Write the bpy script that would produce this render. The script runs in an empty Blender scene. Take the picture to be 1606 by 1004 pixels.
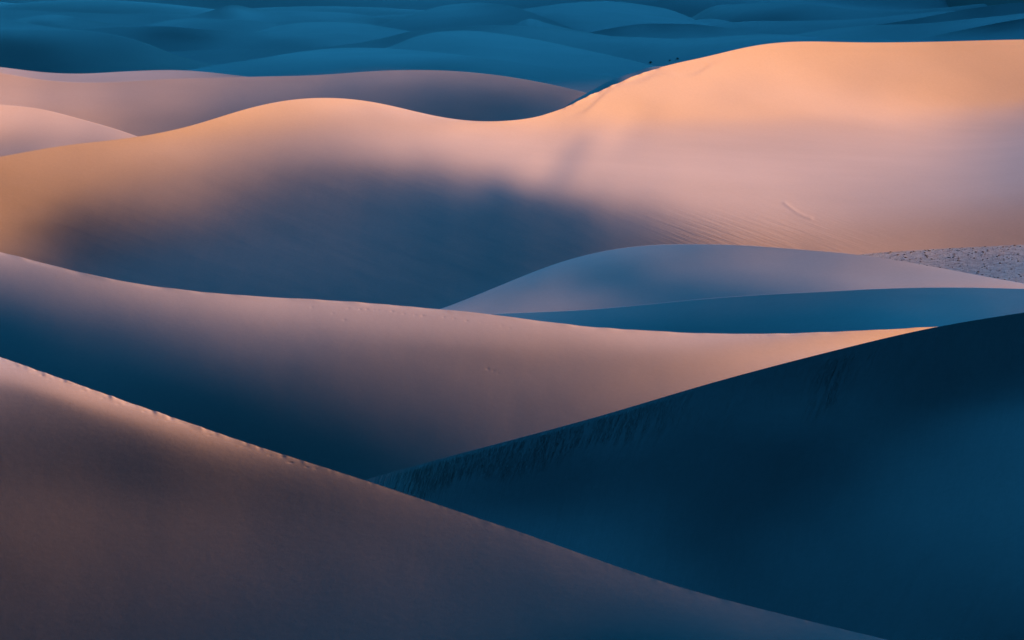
import bpy, bmesh, math, random
import numpy as np
from mathutils import Vector

# ---------------------------------------------------------------- camera
scene = bpy.context.scene
CAM_H = 60.0
PITCH = math.radians(6.5)
cam_data = bpy.data.cameras.new("camera")
cam = bpy.data.objects.new("camera", cam_data)
scene.collection.objects.link(cam)
cam.location = (0, 0, CAM_H)
cam.rotation_euler = (math.pi / 2 - PITCH, 0, 0)
cam_data.sensor_width = 36.0
cam_data.lens = 18.0 * 6099.0 / 803.0
cam_data.clip_start = 1.0
cam_data.clip_end = 90000.0
scene.camera = cam

# ---------------------------------------------------------------- light
SUN_AZ, SUN_EL = 65.0, 12.0
EXPOSURE = 2.0
def direction(az, el):
    a, e = math.radians(az), math.radians(el)
    return Vector((math.sin(a) * math.cos(e), math.cos(a) * math.cos(e), math.sin(e)))
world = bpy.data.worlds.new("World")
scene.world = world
world.use_nodes = True
nt = world.node_tree
bg = nt.nodes['Background']
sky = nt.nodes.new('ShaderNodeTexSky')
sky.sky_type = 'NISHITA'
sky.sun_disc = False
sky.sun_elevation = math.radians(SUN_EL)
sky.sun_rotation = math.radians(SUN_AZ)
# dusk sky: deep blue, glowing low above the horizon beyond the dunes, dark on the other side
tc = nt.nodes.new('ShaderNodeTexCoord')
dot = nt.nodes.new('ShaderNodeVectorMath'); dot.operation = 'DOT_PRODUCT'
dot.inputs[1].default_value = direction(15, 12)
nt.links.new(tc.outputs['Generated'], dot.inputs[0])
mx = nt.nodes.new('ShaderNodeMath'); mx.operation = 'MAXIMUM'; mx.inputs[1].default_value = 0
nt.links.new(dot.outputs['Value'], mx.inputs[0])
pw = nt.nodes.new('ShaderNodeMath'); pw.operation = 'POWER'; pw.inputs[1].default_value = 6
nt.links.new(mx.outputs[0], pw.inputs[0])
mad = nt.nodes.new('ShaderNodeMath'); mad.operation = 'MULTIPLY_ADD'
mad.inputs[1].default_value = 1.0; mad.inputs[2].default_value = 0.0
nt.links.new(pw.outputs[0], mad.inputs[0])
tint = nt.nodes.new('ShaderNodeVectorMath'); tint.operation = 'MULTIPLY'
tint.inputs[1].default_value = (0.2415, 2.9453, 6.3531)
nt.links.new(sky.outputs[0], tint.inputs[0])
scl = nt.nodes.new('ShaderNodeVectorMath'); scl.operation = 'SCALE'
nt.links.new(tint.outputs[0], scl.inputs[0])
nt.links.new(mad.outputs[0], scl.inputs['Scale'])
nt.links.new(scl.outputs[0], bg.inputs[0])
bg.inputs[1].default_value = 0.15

sun_data = bpy.data.lights.new("sun", 'SUN')
sun = bpy.data.objects.new("sun", sun_data)
scene.collection.objects.link(sun)
sun_data.energy = 3.776
sun_data.color = (1.0, 0.4431, 0.1542)
sun_data.angle = math.radians(10.0)
sun.rotation_euler = direction(SUN_AZ, SUN_EL).to_track_quat('Z', 'Y').to_euler()

scene.view_settings.view_transform = 'Standard'
scene.view_settings.look = 'None'
scene.view_settings.exposure = EXPOSURE
scene.view_settings.gamma = 1.0

scene.cycles.diffuse_bounces = 0

# ---------------------------------------------------------------- materials
def sand_material(name, base, extra=None):
    m = bpy.data.materials.new(name)
    m.use_nodes = True
    n = m.node_tree
    b = n.nodes['Principled BSDF']
    b.inputs['Roughness'].default_value = 1.0
    b.inputs['Specular IOR Level'].default_value = 0.0
    geo = n.nodes.new('ShaderNodeNewGeometry')
    def noise(scale, detail, rough=0.55, stretch=None):
        t = n.nodes.new('ShaderNodeTexNoise')
        t.inputs['Scale'].default_value = scale
        t.inputs['Detail'].default_value = detail
        t.inputs['Roughness'].default_value = rough
        if stretch:
            mp = n.nodes.new('ShaderNodeMapping')
            mp.inputs['Rotation'].default_value = (0, 0, math.radians(stretch[1]))
            mp.inputs['Scale'].default_value = stretch[0]
            n.links.new(geo.outputs['Position'], mp.inputs['Vector'])
            n.links.new(mp.outputs[0], t.inputs['Vector'])
        else:
            n.links.new(geo.outputs['Position'], t.inputs['Vector'])
        return t
    grain = noise(2.2, 6, 0.75)
    broad = noise(0.03, 4)
    mixn = n.nodes.new('ShaderNodeMath'); mixn.operation = 'MULTIPLY_ADD'
    mixn.inputs[1].default_value = 0.5
    n.links.new(broad.outputs['Fac'], mixn.inputs[0])
    hlf = n.nodes.new('ShaderNodeMath'); hlf.operation = 'MULTIPLY'; hlf.inputs[1].default_value = 0.5
    n.links.new(grain.outputs['Fac'], hlf.inputs[0])
    n.links.new(hlf.outputs[0], mixn.inputs[2])
    ramp = n.nodes.new('ShaderNodeValToRGB')
    ramp.color_ramp.elements[0].position = 0.3
    ramp.color_ramp.elements[1].position = 0.7
    ramp.color_ramp.elements[0].color = (*[c * 0.91 for c in base], 1)
    ramp.color_ramp.elements[1].color = (*[min(1, c * 1.09) for c in base], 1)
    n.links.new(mixn.outputs[0], ramp.inputs[0])
    n.links.new(ramp.outputs[0], b.inputs['Base Color'])
    bump = n.nodes.new('ShaderNodeBump')
    bump.inputs['Strength'].default_value = 1.0
    bump.inputs['Distance'].default_value = 0.007
    n.links.new(grain.outputs['Fac'], bump.inputs['Height'])
    # soft wind-worked undulations, a few metres across
    soft = noise(0.11, 3, 0.5, ((1.0, 0.35, 1.0), 25))
    bump0 = n.nodes.new('ShaderNodeBump')
    bump0.inputs['Distance'].default_value = 0.045
    n.links.new(soft.outputs['Fac'], bump0.inputs['Height'])
    n.links.new(bump0.outputs[0], bump.inputs['Normal'])
    n.links.new(bump.outputs[0], b.inputs['Normal'])
    return m, n, b, geo, noise, ramp, bump

SAND = (0.52, 0.43, 0.34)
sand = sand_material('sand', SAND)[0]

def add_height(n, bump_prev, b, height_socket, dist):
    bp = n.nodes.new('ShaderNodeBump')
    bp.inputs['Strength'].default_value = 1.0
    bp.inputs['Distance'].default_value = dist
    n.links.new(height_socket, bp.inputs['Height'])
    n.links.new(bump_prev.outputs[0], bp.inputs['Normal'])
    n.links.new(bp.outputs[0], b.inputs['Normal'])
    return bp
def math_node(n, op, a, b_=None, c=None):
    m = n.nodes.new('ShaderNodeMath'); m.operation = op
    for i, v in enumerate((a, b_, c)):
        if v is None: continue
        if hasattr(v, 'links') or hasattr(v, 'is_linked'): n.links.new(v, m.inputs[i])
        else: m.inputs[i].default_value = v
    return m.outputs[0]
def ramp01(n, sock, a, b_):
    m = n.nodes.new('ShaderNodeMapRange'); m.interpolation_type = 'SMOOTHSTEP'
    m.inputs['From Min'].default_value = a; m.inputs['From Max'].default_value = b_
    n.links.new(sock, m.inputs['Value'])
    return m.outputs['Result']
def streak_noise(n, across, along, detail=4.0, rough=0.6):
    """noise drawn out along the streaks: the 'flow' map runs across and along them"""
    uv = n.nodes.new('ShaderNodeUVMap'); uv.uv_map = 'flow'
    mp = n.nodes.new('ShaderNodeMapping'); mp.inputs['Scale'].default_value = (across, along, 1)
    n.links.new(uv.outputs[0], mp.inputs['Vector'])
    t = n.nodes.new('ShaderNodeTexNoise'); t.inputs['Scale'].default_value = 1.0
    t.inputs['Detail'].default_value = detail; t.inputs['Roughness'].default_value = rough
    n.links.new(mp.outputs[0], t.inputs['Vector'])
    return t.outputs['Fac']
def streak_strength(n):
    at = n.nodes.new('ShaderNodeAttribute'); at.attribute_name = 'streak'
    return at.outputs['Fac']

# the steep lee face: avalanche tongues running down from the crest
lee, n_, b_, geo_, noise_, ramp_, bump_ = sand_material('lee_sand', SAND)
broad_ = add_height(n_, bump_, b_, streak_noise(n_, 0.035, 0.006, 4.0, 0.6), 0.10)
st = ramp01(n_, streak_noise(n_, 0.16, 0.014, 4.0, 0.7), 0.40, 0.80)
add_height(n_, broad_, b_, math_node(n_, 'MULTIPLY', st, streak_strength(n_)), 0.20)

# the foot of the great dune: wind streaks blown out towards the stony flat
foot_sand, n_, b_, geo_, noise_, ramp_, bump_ = sand_material('wind_streaked_sand', SAND)
broad_ = add_height(n_, bump_, b_, streak_noise(n_, 0.022, 0.0035, 3.0, 0.5), 0.035)
st = streak_noise(n_, 0.20, 0.010, 4.0, 0.65)
add_height(n_, broad_, b_, math_node(n_, 'MULTIPLY', st, streak_strength(n_)), 0.06)

# stony flat between the dunes
stony, n_, b_, geo_, noise_, ramp_, bump_ = sand_material('stony_flat', (0.47, 0.42, 0.34))
sp_ = noise_(1.1, 8, 0.8)
ramp_.color_ramp.elements[0].position = 0.38; ramp_.color_ramp.elements[1].position = 0.56
ramp_.color_ramp.elements[0].color = (0.33, 0.30, 0.26, 1)
n_.links.new(sp_.outputs['Fac'], ramp_.inputs[0])
add_height(n_, bump_, b_, sp_.outputs['Fac'], 0.16)

# ---------------------------------------------------------------- dune surfaces
F_PX = 6099.0
FW = np.array([0, math.cos(PITCH), -math.sin(PITCH)])
UP = np.array([0, math.sin(PITCH), math.cos(PITCH)])
def rays(u, v):
    x = (u - 803.0) / F_PX
    y = -(v - 502.0) / F_PX
    return FW + x[..., None] * np.array([1.0, 0, 0]) + y[..., None] * UP
def curve(pts, x):
    px = np.array([p[0] for p in pts], float); py = np.array([p[1] for p in pts], float)
    h = np.diff(px); s = np.diff(py) / h
    m = np.zeros(len(px)); m[0] = s[0]; m[-1] = s[-1]
    m[1:-1] = (s[:-1] * h[1:] + s[1:] * h[:-1]) / (h[1:] + h[:-1])
    x = np.clip(x, px[0], px[-1]); i = np.clip(np.searchsorted(px, x) - 1, 0, len(h) - 1)
    t = (x - px[i]) / h[i]
    return ((2*t**3-3*t**2+1)*py[i] + (t**3-2*t**2+t)*h[i]*m[i] + (-2*t**3+3*t**2)*py[i+1] + (t**3-t**2)*h[i]*m[i+1])
def spline_basis(x, n):
    K = n - 3; s = np.clip(x, 0, 1) * K; i = np.minimum(s.astype(int), K - 1); t = s - i
    b = np.stack([(1-t)**3, 3*t**3-6*t**2+4, -3*t**3+3*t**2+3*t+1, t**3], 1) / 6
    B = np.zeros((len(x), n)); r = np.arange(len(x))
    for k in range(4): B[r, i+k] = b[:, k]
    return B

def tag(o, label=None, cat=None, group=None, kind=None):
    if label: o['label'] = label
    if cat: o['category'] = cat
    if group: o['group'] = group
    if kind: o['kind'] = kind
    return o

def mesh_object(name, verts, faces, mat, smooth=True):
    me = bpy.data.meshes.new(name)
    me.from_pydata(verts, [], faces)
    me.materials.append(mat)
    if smooth:
        me.polygons.foreach_set('use_smooth', [True] * len(me.polygons))
    me.update()
    o = bpy.data.objects.new(name, me)
    scene.collection.objects.link(o)
    return o

DUNES = {
'A': dict(ua=-300.000, ub=1496.941, n=(11, 22), crest=[(-300,455.009),(-288,459.212),(-276,463.417),(-264,467.622),(-252,471.828),(-240,476.034),(-228,480.241),(-216,484.449),(-204,488.656),(-192,492.864),(-180,497.072),(-168,501.278),(-156,505.484),(-144,509.689),(-132,513.893),(-120,518.094),(-108,522.293),(-96,526.49),(-84,530.684),(-72,534.875),(-60,539.063),(-48,543.248),(-36,547.431),(-24,551.613),(-12,555.795),(0,559.98),(12,564.17),(24,568.366),(36,572.573),(48,576.79),(60,581.019),(72,585.259),(84,589.507),(96,593.758),(108,598.006),(120,602.246),(132,606.471),(144,610.676),(156,614.859),(168,619.019),(180,623.159),(192,627.282),(204,631.395),(216,635.504),(228,639.615),(240,643.735),(252,647.866),(264,652.012),(276,656.173),(288,660.348),(300,664.532),(312,668.722),(324,672.91),(336,677.089),(348,681.249),(360,685.381),(372,689.477),(384,693.531),(396,697.536),(408,701.49),(420,705.394),(432,709.251),(444,713.067),(456,716.85),(468,720.608),(480,724.352),(492,728.09),(504,731.832),(516,735.586),(528,739.357),(540,743.152),(552,746.975),(564,750.827),(576,754.711),(588,758.626),(600,762.571),(612,766.544),(624,770.54),(636,774.554),(648,778.58),(660,782.613),(672,786.646),(684,790.674),(696,794.693),(708,798.701),(720,802.699),(732,806.688),(744,810.673),(756,814.66),(768,818.655),(780,822.666),(792,826.7),(804,830.764),(816,834.863),(828,839.0),(840,843.178),(852,847.394),(864,851.647),(876,855.931),(888,860.237),(900,864.558),(912,868.881),(924,873.198),(936,877.496),(948,881.766),(960,885.997),(972,890.183),(984,894.314),(996,898.384),(1008,902.387),(1020,906.317),(1032,910.171),(1044,913.946),(1056,917.638),(1068,921.25),(1080,924.78),(1092,928.235),(1104,931.617),(1116,934.933),(1128,938.19),(1140,941.395),(1152,944.556),(1164,947.68),(1176,950.773),(1188,953.84),(1200,956.885),(1212,959.911),(1224,962.92),(1236,965.913),(1248,968.889),(1260,971.85),(1272,974.793),(1284,977.721),(1296,980.633),(1308,983.529),(1320,986.413),(1332,989.284),(1344,992.147),(1356,995.003),(1368,997.855),(1380,1000.706),(1392,1003.558),(1404,1006.414),(1416,1009.275),(1428,1012.142),(1440,1015.015),(1452,1017.896),(1464,1020.783),(1476,1023.677),(1488,1026.576),(1500,1029.481),(1512,1032.39),(1524,1035.303),(1536,1038.218),(1548,1041.135)],
 vb=([-300.0,-277.254,-254.508,-231.762,-209.016,-186.27,-163.523,-140.777,-118.031,-95.285,-72.539,-49.793,-27.047,-4.301,18.445,41.191,63.937,86.684,109.43,132.176,154.922,177.668,200.414,223.16,245.906,268.652,291.398,314.144,336.891,359.637,382.383,405.129,427.875,450.621,473.367,496.113,518.859,541.605,564.351,587.098,609.844,632.59,655.336,678.082,700.828,723.574,746.32,769.066,791.812,814.558,837.305,860.051,882.797,905.543,928.289,951.035,973.781,996.527,1019.273,1042.019,1064.765,1087.512,1110.258,1133.004,1155.75,1178.496,1201.242,1223.988,1246.734,1269.48,1292.226,1314.972,1337.719,1360.465,1383.211,1405.957,1428.703,1451.449,1474.195,1496.941], [1029.0,1029.0,1029.0,1029.0,1029.0,1029.0,1029.0,1029.0,1029.0,1029.0,1029.0,1029.0,1029.0,1029.0,1029.0,1029.0,1029.0,1029.0,1029.0,1029.0,1029.0,1029.0,1029.0,1029.0,1029.0,1029.0,1029.0,1029.0,1029.0,1029.0,1029.0,1029.0,1029.0,1029.0,1029.0,1029.0,1029.0,1029.0,1029.0,1029.0,1029.0,1029.0,1029.0,1029.0,1029.0,1029.0,1029.0,1029.0,1029.0,1029.0,1029.0,1029.0,1029.0,1029.0,1029.0,1029.003,1029.015,1029.049,1029.132,1029.313,1029.672,1030.32,1031.39,1033.017,1035.305,1038.298,1041.969,1046.223,1050.922,1055.913,1061.051,1066.196,1071.211,1075.951,1080.266,1084.017,1087.1,1089.477,1091.183,1092.317]),
 c=[6.31086,6.31137,6.17382,6.05382,5.90343,5.7763,5.65812,5.53928,5.45233,5.39768,5.36637,5.35054,5.34243,5.33489,5.32537,5.31336,5.30223,5.29106,5.27811,5.26488,5.25127,5.23406,5.649,5.58571,5.5399,5.49713,5.46315,5.43154,5.40441,5.38686,5.37379,5.36329,5.35429,5.34602,5.33764,5.32893,5.32007,5.31134,5.30178,5.29074,5.27922,5.26705,5.25324,5.2388,5.37942,5.37601,5.37172,5.36724,5.36228,5.3575,5.35337,5.34915,5.34452,5.33953,5.33429,5.32884,5.32322,5.31737,5.31112,5.30396,5.29578,5.28702,5.27758,5.26683,5.25488,5.24157,5.34974,5.34691,5.34404,5.34109,5.33814,5.33526,5.33249,5.3298,5.32707,5.3242,5.32113,5.31777,5.31398,5.3096,5.30442,5.29843,5.2918,5.28436,5.27588,5.26635,5.25555,5.24287,5.32871,5.32754,5.32627,5.32493,5.32353,5.32203,5.32037,5.31854,5.31652,5.31426,5.3117,5.30876,5.3054,5.30153,5.29711,5.29211,5.28636,5.27972,5.27223,5.26368,5.25376,5.24244,5.31532,5.31457,5.31372,5.31276,5.31165,5.31038,5.30895,5.30734,5.3055,5.30342,5.30106,5.29838,5.29533,5.29185,5.28786,5.28328,5.27808,5.27222,5.26557,5.25806,5.24964,5.24051,5.29696,5.29626,5.29548,5.29461,5.29362,5.29252,5.29128,5.28988,5.28831,5.28654,5.28455,5.28231,5.27979,5.27697,5.27381,5.27028,5.26631,5.26183,5.25682,5.25118,5.24501,5.23795,5.26877,5.26837,5.26791,5.26739,5.2668,5.26614,5.26538,5.26453,5.26356,5.26247,5.26124,5.25985,5.25829,5.25653,5.25456,5.25233,5.24982,5.24702,5.24387,5.2405,5.23682,5.23318,5.24224,5.24192,5.24157,5.24117,5.24072,5.24022,5.23966,5.23903,5.23832,5.23753,5.23665,5.23566,5.23454,5.2333,5.2319,5.23034,5.22862,5.22669,5.22456,5.22194,5.21897,5.21537,5.20882,5.2084,5.20792,5.20737,5.20675,5.20603,5.20523,5.20431,5.20325,5.20204,5.20065,5.19907,5.19725,5.19518,5.19282,5.19017,5.18717,5.18392,5.18028,5.17654,5.17232,5.1678,5.16423,5.16441,5.16461,5.16486,5.16518,5.16557,5.16604,5.16661,5.16735,5.16825,5.16944,5.17093,5.17287,5.17522,5.17808,5.18139,5.18531,5.1894,5.19437,5.19932,5.20605,5.21462]),
'B': dict(ua=465.222, ub=1906.000, n=(16, 14), crest=[(408,801.435),(420,798.137),(432,794.788),(444,791.389),(456,787.937),(468,784.434),(480,780.883),(492,777.291),(504,773.668),(516,770.026),(528,766.378),(540,762.738),(552,759.117),(564,755.525),(576,751.967),(588,748.446),(600,744.963),(612,741.517),(624,738.104),(636,734.723),(648,731.371),(660,728.046),(672,724.748),(684,721.476),(696,718.229),(708,715.006),(720,711.805),(732,708.623),(744,705.455),(756,702.297),(768,699.143),(780,695.989),(792,692.829),(804,689.661),(816,686.483),(828,683.293),(840,680.09),(852,676.873),(864,673.641),(876,670.39),(888,667.119),(900,663.822),(912,660.498),(924,657.141),(936,653.748),(948,650.316),(960,646.845),(972,643.334),(984,639.787),(996,636.21),(1008,632.61),(1020,628.995),(1032,625.377),(1044,621.765),(1056,618.171),(1068,614.602),(1080,611.065),(1092,607.566),(1104,604.106),(1116,600.686),(1128,597.306),(1140,593.963),(1152,590.655),(1164,587.379),(1176,584.135),(1188,580.919),(1200,577.731),(1212,574.57),(1224,571.433),(1236,568.32),(1248,565.229),(1260,562.159),(1272,559.107),(1284,556.071),(1296,553.05),(1308,550.042),(1320,547.048),(1332,544.068),(1344,541.106),(1356,538.166),(1368,535.255),(1380,532.379),(1392,529.547),(1404,526.766),(1416,524.046),(1428,521.393),(1440,518.815),(1452,516.315),(1464,513.898),(1476,511.563),(1488,509.31),(1500,507.134),(1512,505.029),(1524,502.987),(1536,501.0),(1548,499.057),(1560,497.152),(1572,495.276),(1584,493.424),(1596,491.594),(1608,489.783),(1620,487.992),(1632,486.223),(1644,484.476),(1656,482.754),(1668,481.056),(1680,479.383),(1692,477.734),(1704,476.108),(1716,474.501),(1728,472.913),(1740,471.34),(1752,469.781),(1764,468.232),(1776,466.693),(1788,465.159),(1800,463.629),(1812,462.1),(1824,460.57),(1836,459.037),(1848,457.499),(1860,455.954),(1872,454.402),(1884,452.841),(1896,451.272),(1906,449.96)],
 vb=([465.222,483.459,501.697,519.935,538.172,556.41,574.648,592.885,611.123,629.361,647.599,665.836,684.074,702.312,720.549,738.787,757.025,775.262,793.5,811.738,829.976,848.213,866.451,884.689,902.926,921.164,939.402,957.639,975.877,994.115,1012.353,1030.59,1048.828,1067.066,1085.303,1103.541,1121.779,1140.017,1158.254,1176.492,1194.73,1212.967,1231.205,1249.443,1267.68,1285.918,1304.156,1322.394,1340.631,1358.869,1377.107,1395.344,1413.582,1431.82,1450.057,1468.295,1486.533,1504.771,1523.008,1541.246,1559.484,1577.721,1595.959,1614.197,1632.434,1650.672,1668.91,1687.148,1705.385,1723.623,1741.861,1760.098,1778.336,1796.574,1814.811,1833.049,1851.287,1869.525,1887.762,1906.0], [847.807,846.538,844.899,842.924,840.714,838.443,836.347,834.691,833.732,833.681,834.667,836.725,839.802,843.775,848.485,853.761,859.449,865.422,871.583,877.859,884.198,890.563,896.921,903.243,909.504,915.684,921.763,927.724,933.554,939.245,944.794,950.2,955.469,960.609,965.631,970.547,975.369,980.106,984.766,989.35,993.852,998.256,1002.533,1006.641,1010.523,1014.114,1017.35,1020.175,1022.553,1024.472,1025.954,1027.044,1027.805,1028.308,1028.622,1028.807,1028.909,1028.962,1028.987,1028.997,1029.0,1029.0,1029.0,1029.0,1029.0,1029.0,1029.0,1029.0,1029.0,1029.0,1029.0,1029.0,1029.0,1029.0,1029.0,1029.0,1029.0,1029.0,1029.0,1029.0]),
 c=[5.63614,5.63608,5.63573,5.63548,5.63513,5.63487,5.63458,5.63402,5.63382,5.63433,5.63485,5.63233,5.63052,5.62442,5.64099,5.64056,5.64007,5.63945,5.63868,5.6377,5.63646,5.635,5.63303,5.63023,5.6267,5.62313,5.61862,5.61393,5.64661,5.64608,5.64543,5.64463,5.64365,5.64244,5.64098,5.63905,5.63682,5.63432,5.63136,5.62748,5.6229,5.61734,5.65119,5.65057,5.64981,5.64887,5.64771,5.64629,5.64456,5.64245,5.63978,5.63643,5.63234,5.62742,5.62122,5.61233,5.65368,5.65248,5.65101,5.64919,5.64697,5.64424,5.6409,5.63684,5.63211,5.62651,5.61944,5.60931,5.5944,5.57696,5.64379,5.6421,5.64003,5.6375,5.63441,5.6307,5.62631,5.62142,5.61545,5.60794,5.59791,5.58247,5.56338,5.54088,5.64259,5.64052,5.63798,5.63486,5.63105,5.62635,5.6206,5.61368,5.60586,5.59591,5.58217,5.56552,5.54391,5.5247,5.63378,5.63142,5.62848,5.62483,5.62027,5.61477,5.60842,5.60105,5.59162,5.58048,5.56798,5.55241,5.52956,5.50034,5.62678,5.62435,5.62136,5.61768,5.61307,5.607,5.59904,5.58978,5.58042,5.56857,5.55316,5.52887,5.50236,5.46825,5.62046,5.6178,5.61448,5.61039,5.6053,5.59911,5.59107,5.58127,5.56931,5.55477,5.53254,5.50682,5.47726,5.44193,5.61401,5.61131,5.60805,5.60402,5.59913,5.59326,5.58634,5.57788,5.56505,5.5438,5.51688,5.48817,5.45815,5.41978,5.61128,5.6087,5.60544,5.60149,5.59661,5.59054,5.58306,5.57255,5.551,5.52873,5.50152,5.47062,5.43989,5.414,5.60744,5.6043,5.6007,5.59616,5.59068,5.58378,5.57513,5.56367,5.54261,5.5189,5.49039,5.46015,5.42875,5.39451,5.59462,5.59188,5.58805,5.58358,5.57791,5.57116,5.56235,5.55036,5.5334,5.50962,5.48293,5.45117,5.42036,5.38361,5.58716,5.58294,5.57996,5.5751,5.56991,5.5628,5.55442,5.54426,5.52641,5.5012,5.46979,5.43619,5.40046,5.37566,5.56725,5.57199,5.56405,5.56139,5.55377,5.54809,5.53769,5.52317,5.5086,5.47694,5.45191,5.416,5.40371,5.31277]),
'C': dict(ua=-300.000, ub=1574.248, n=(20, 14), crest=[(-300,329.979),(-288,332.481),(-276,334.977),(-264,337.465),(-252,339.948),(-240,342.426),(-228,344.904),(-216,347.382),(-204,349.866),(-192,352.359),(-180,354.863),(-168,357.382),(-156,359.92),(-144,362.479),(-132,365.062),(-120,367.669),(-108,370.3),(-96,372.955),(-84,375.632),(-72,378.333),(-60,381.056),(-48,383.806),(-36,386.585),(-24,389.397),(-12,392.246),(0,395.134),(12,398.06),(24,401.024),(36,404.024),(48,407.06),(60,410.127),(72,413.221),(84,416.329),(96,419.43),(108,422.495),(120,425.488),(132,428.377),(144,431.136),(156,433.748),(168,436.209),(180,438.523),(192,440.702),(204,442.762),(216,444.715),(228,446.573),(240,448.344),(252,450.032),(264,451.637),(276,453.157),(288,454.594),(300,455.95),(312,457.228),(324,458.436),(336,459.58),(348,460.668),(360,461.706),(372,462.696),(384,463.64),(396,464.534),(408,465.374),(420,466.156),(432,466.88),(444,467.55),(456,468.174),(468,468.767),(480,469.344),(492,469.921),(504,470.517),(516,471.144),(528,471.816),(540,472.54),(552,473.318),(564,474.149),(576,475.028),(588,475.951),(600,476.911),(612,477.906),(624,478.933),(636,479.989),(648,481.074),(660,482.185),(672,483.322),(684,484.484),(696,485.672),(708,486.886),(720,488.125),(732,489.391),(744,490.685),(756,492.009),(768,493.365),(780,494.758),(792,496.192),(804,497.668),(816,499.187),(828,500.74),(840,502.312),(852,503.882),(864,505.425),(876,506.917),(888,508.338),(900,509.675),(912,510.921),(924,512.079),(936,513.156),(948,514.161),(960,515.104),(972,515.994),(984,516.839),(996,517.644),(1008,518.411),(1020,519.141),(1032,519.831),(1044,520.479),(1056,521.078),(1068,521.626),(1080,522.12),(1092,522.555),(1104,522.931),(1116,523.248),(1128,523.505),(1140,523.703),(1152,523.842),(1164,523.923),(1176,523.943),(1188,523.903),(1200,523.801),(1212,523.638),(1224,523.414),(1236,523.134),(1248,522.802),(1260,522.426),(1272,522.01),(1284,521.56),(1296,521.079),(1308,520.569),(1320,520.031),(1332,519.467),(1344,518.881),(1356,518.278),(1368,517.664),(1380,517.044),(1392,516.422),(1404,515.802),(1416,515.185),(1428,514.574),(1440,513.972),(1452,513.385),(1464,512.817),(1476,512.272),(1488,511.753),(1500,511.262),(1512,510.799),(1524,510.36),(1536,509.945),(1548,509.552),(1560,509.177),(1572,508.821),(1584,508.483),(1596,508.164),(1608,507.864),(1620,507.586),(1632,507.33)],
 vb=([-300.0,-276.275,-252.551,-228.826,-205.101,-181.377,-157.652,-133.927,-110.203,-86.478,-62.753,-39.029,-15.304,8.421,32.145,55.87,79.594,103.319,127.044,150.768,174.493,198.218,221.942,245.667,269.392,293.116,316.841,340.566,364.29,388.015,411.74,435.464,459.189,482.914,506.638,530.363,554.088,577.812,601.537,625.262,648.986,672.711,696.436,720.16,743.885,767.61,791.334,815.059,838.783,862.508,886.233,909.957,933.682,957.407,981.131,1004.856,1028.581,1052.305,1076.03,1099.755,1123.479,1147.204,1170.929,1194.653,1218.378,1242.103,1265.827,1289.552,1313.277,1337.001,1360.726,1384.451,1408.175,1431.9,1455.625,1479.349,1503.074,1526.798,1550.523,1574.248], [506.289,511.009,516.791,523.466,530.809,538.598,546.65,554.841,563.098,571.384,579.684,587.992,596.306,604.627,612.948,621.262,629.561,637.839,646.093,654.326,662.541,670.744,678.934,687.105,695.246,703.337,711.354,719.265,727.037,734.618,741.929,748.841,755.177,760.724,765.259,768.585,770.559,771.107,770.231,768.002,764.563,760.118,754.905,749.165,743.105,736.881,730.586,724.264,717.926,711.565,705.17,698.721,692.202,685.601,678.911,672.135,665.284,658.38,651.451,644.532,637.663,630.889,624.261,617.846,611.734,606.038,600.882,596.372,592.57,589.469,586.991,585.011,583.389,582.005,580.776,579.662,578.655,577.769,577.022,576.425]),
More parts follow.
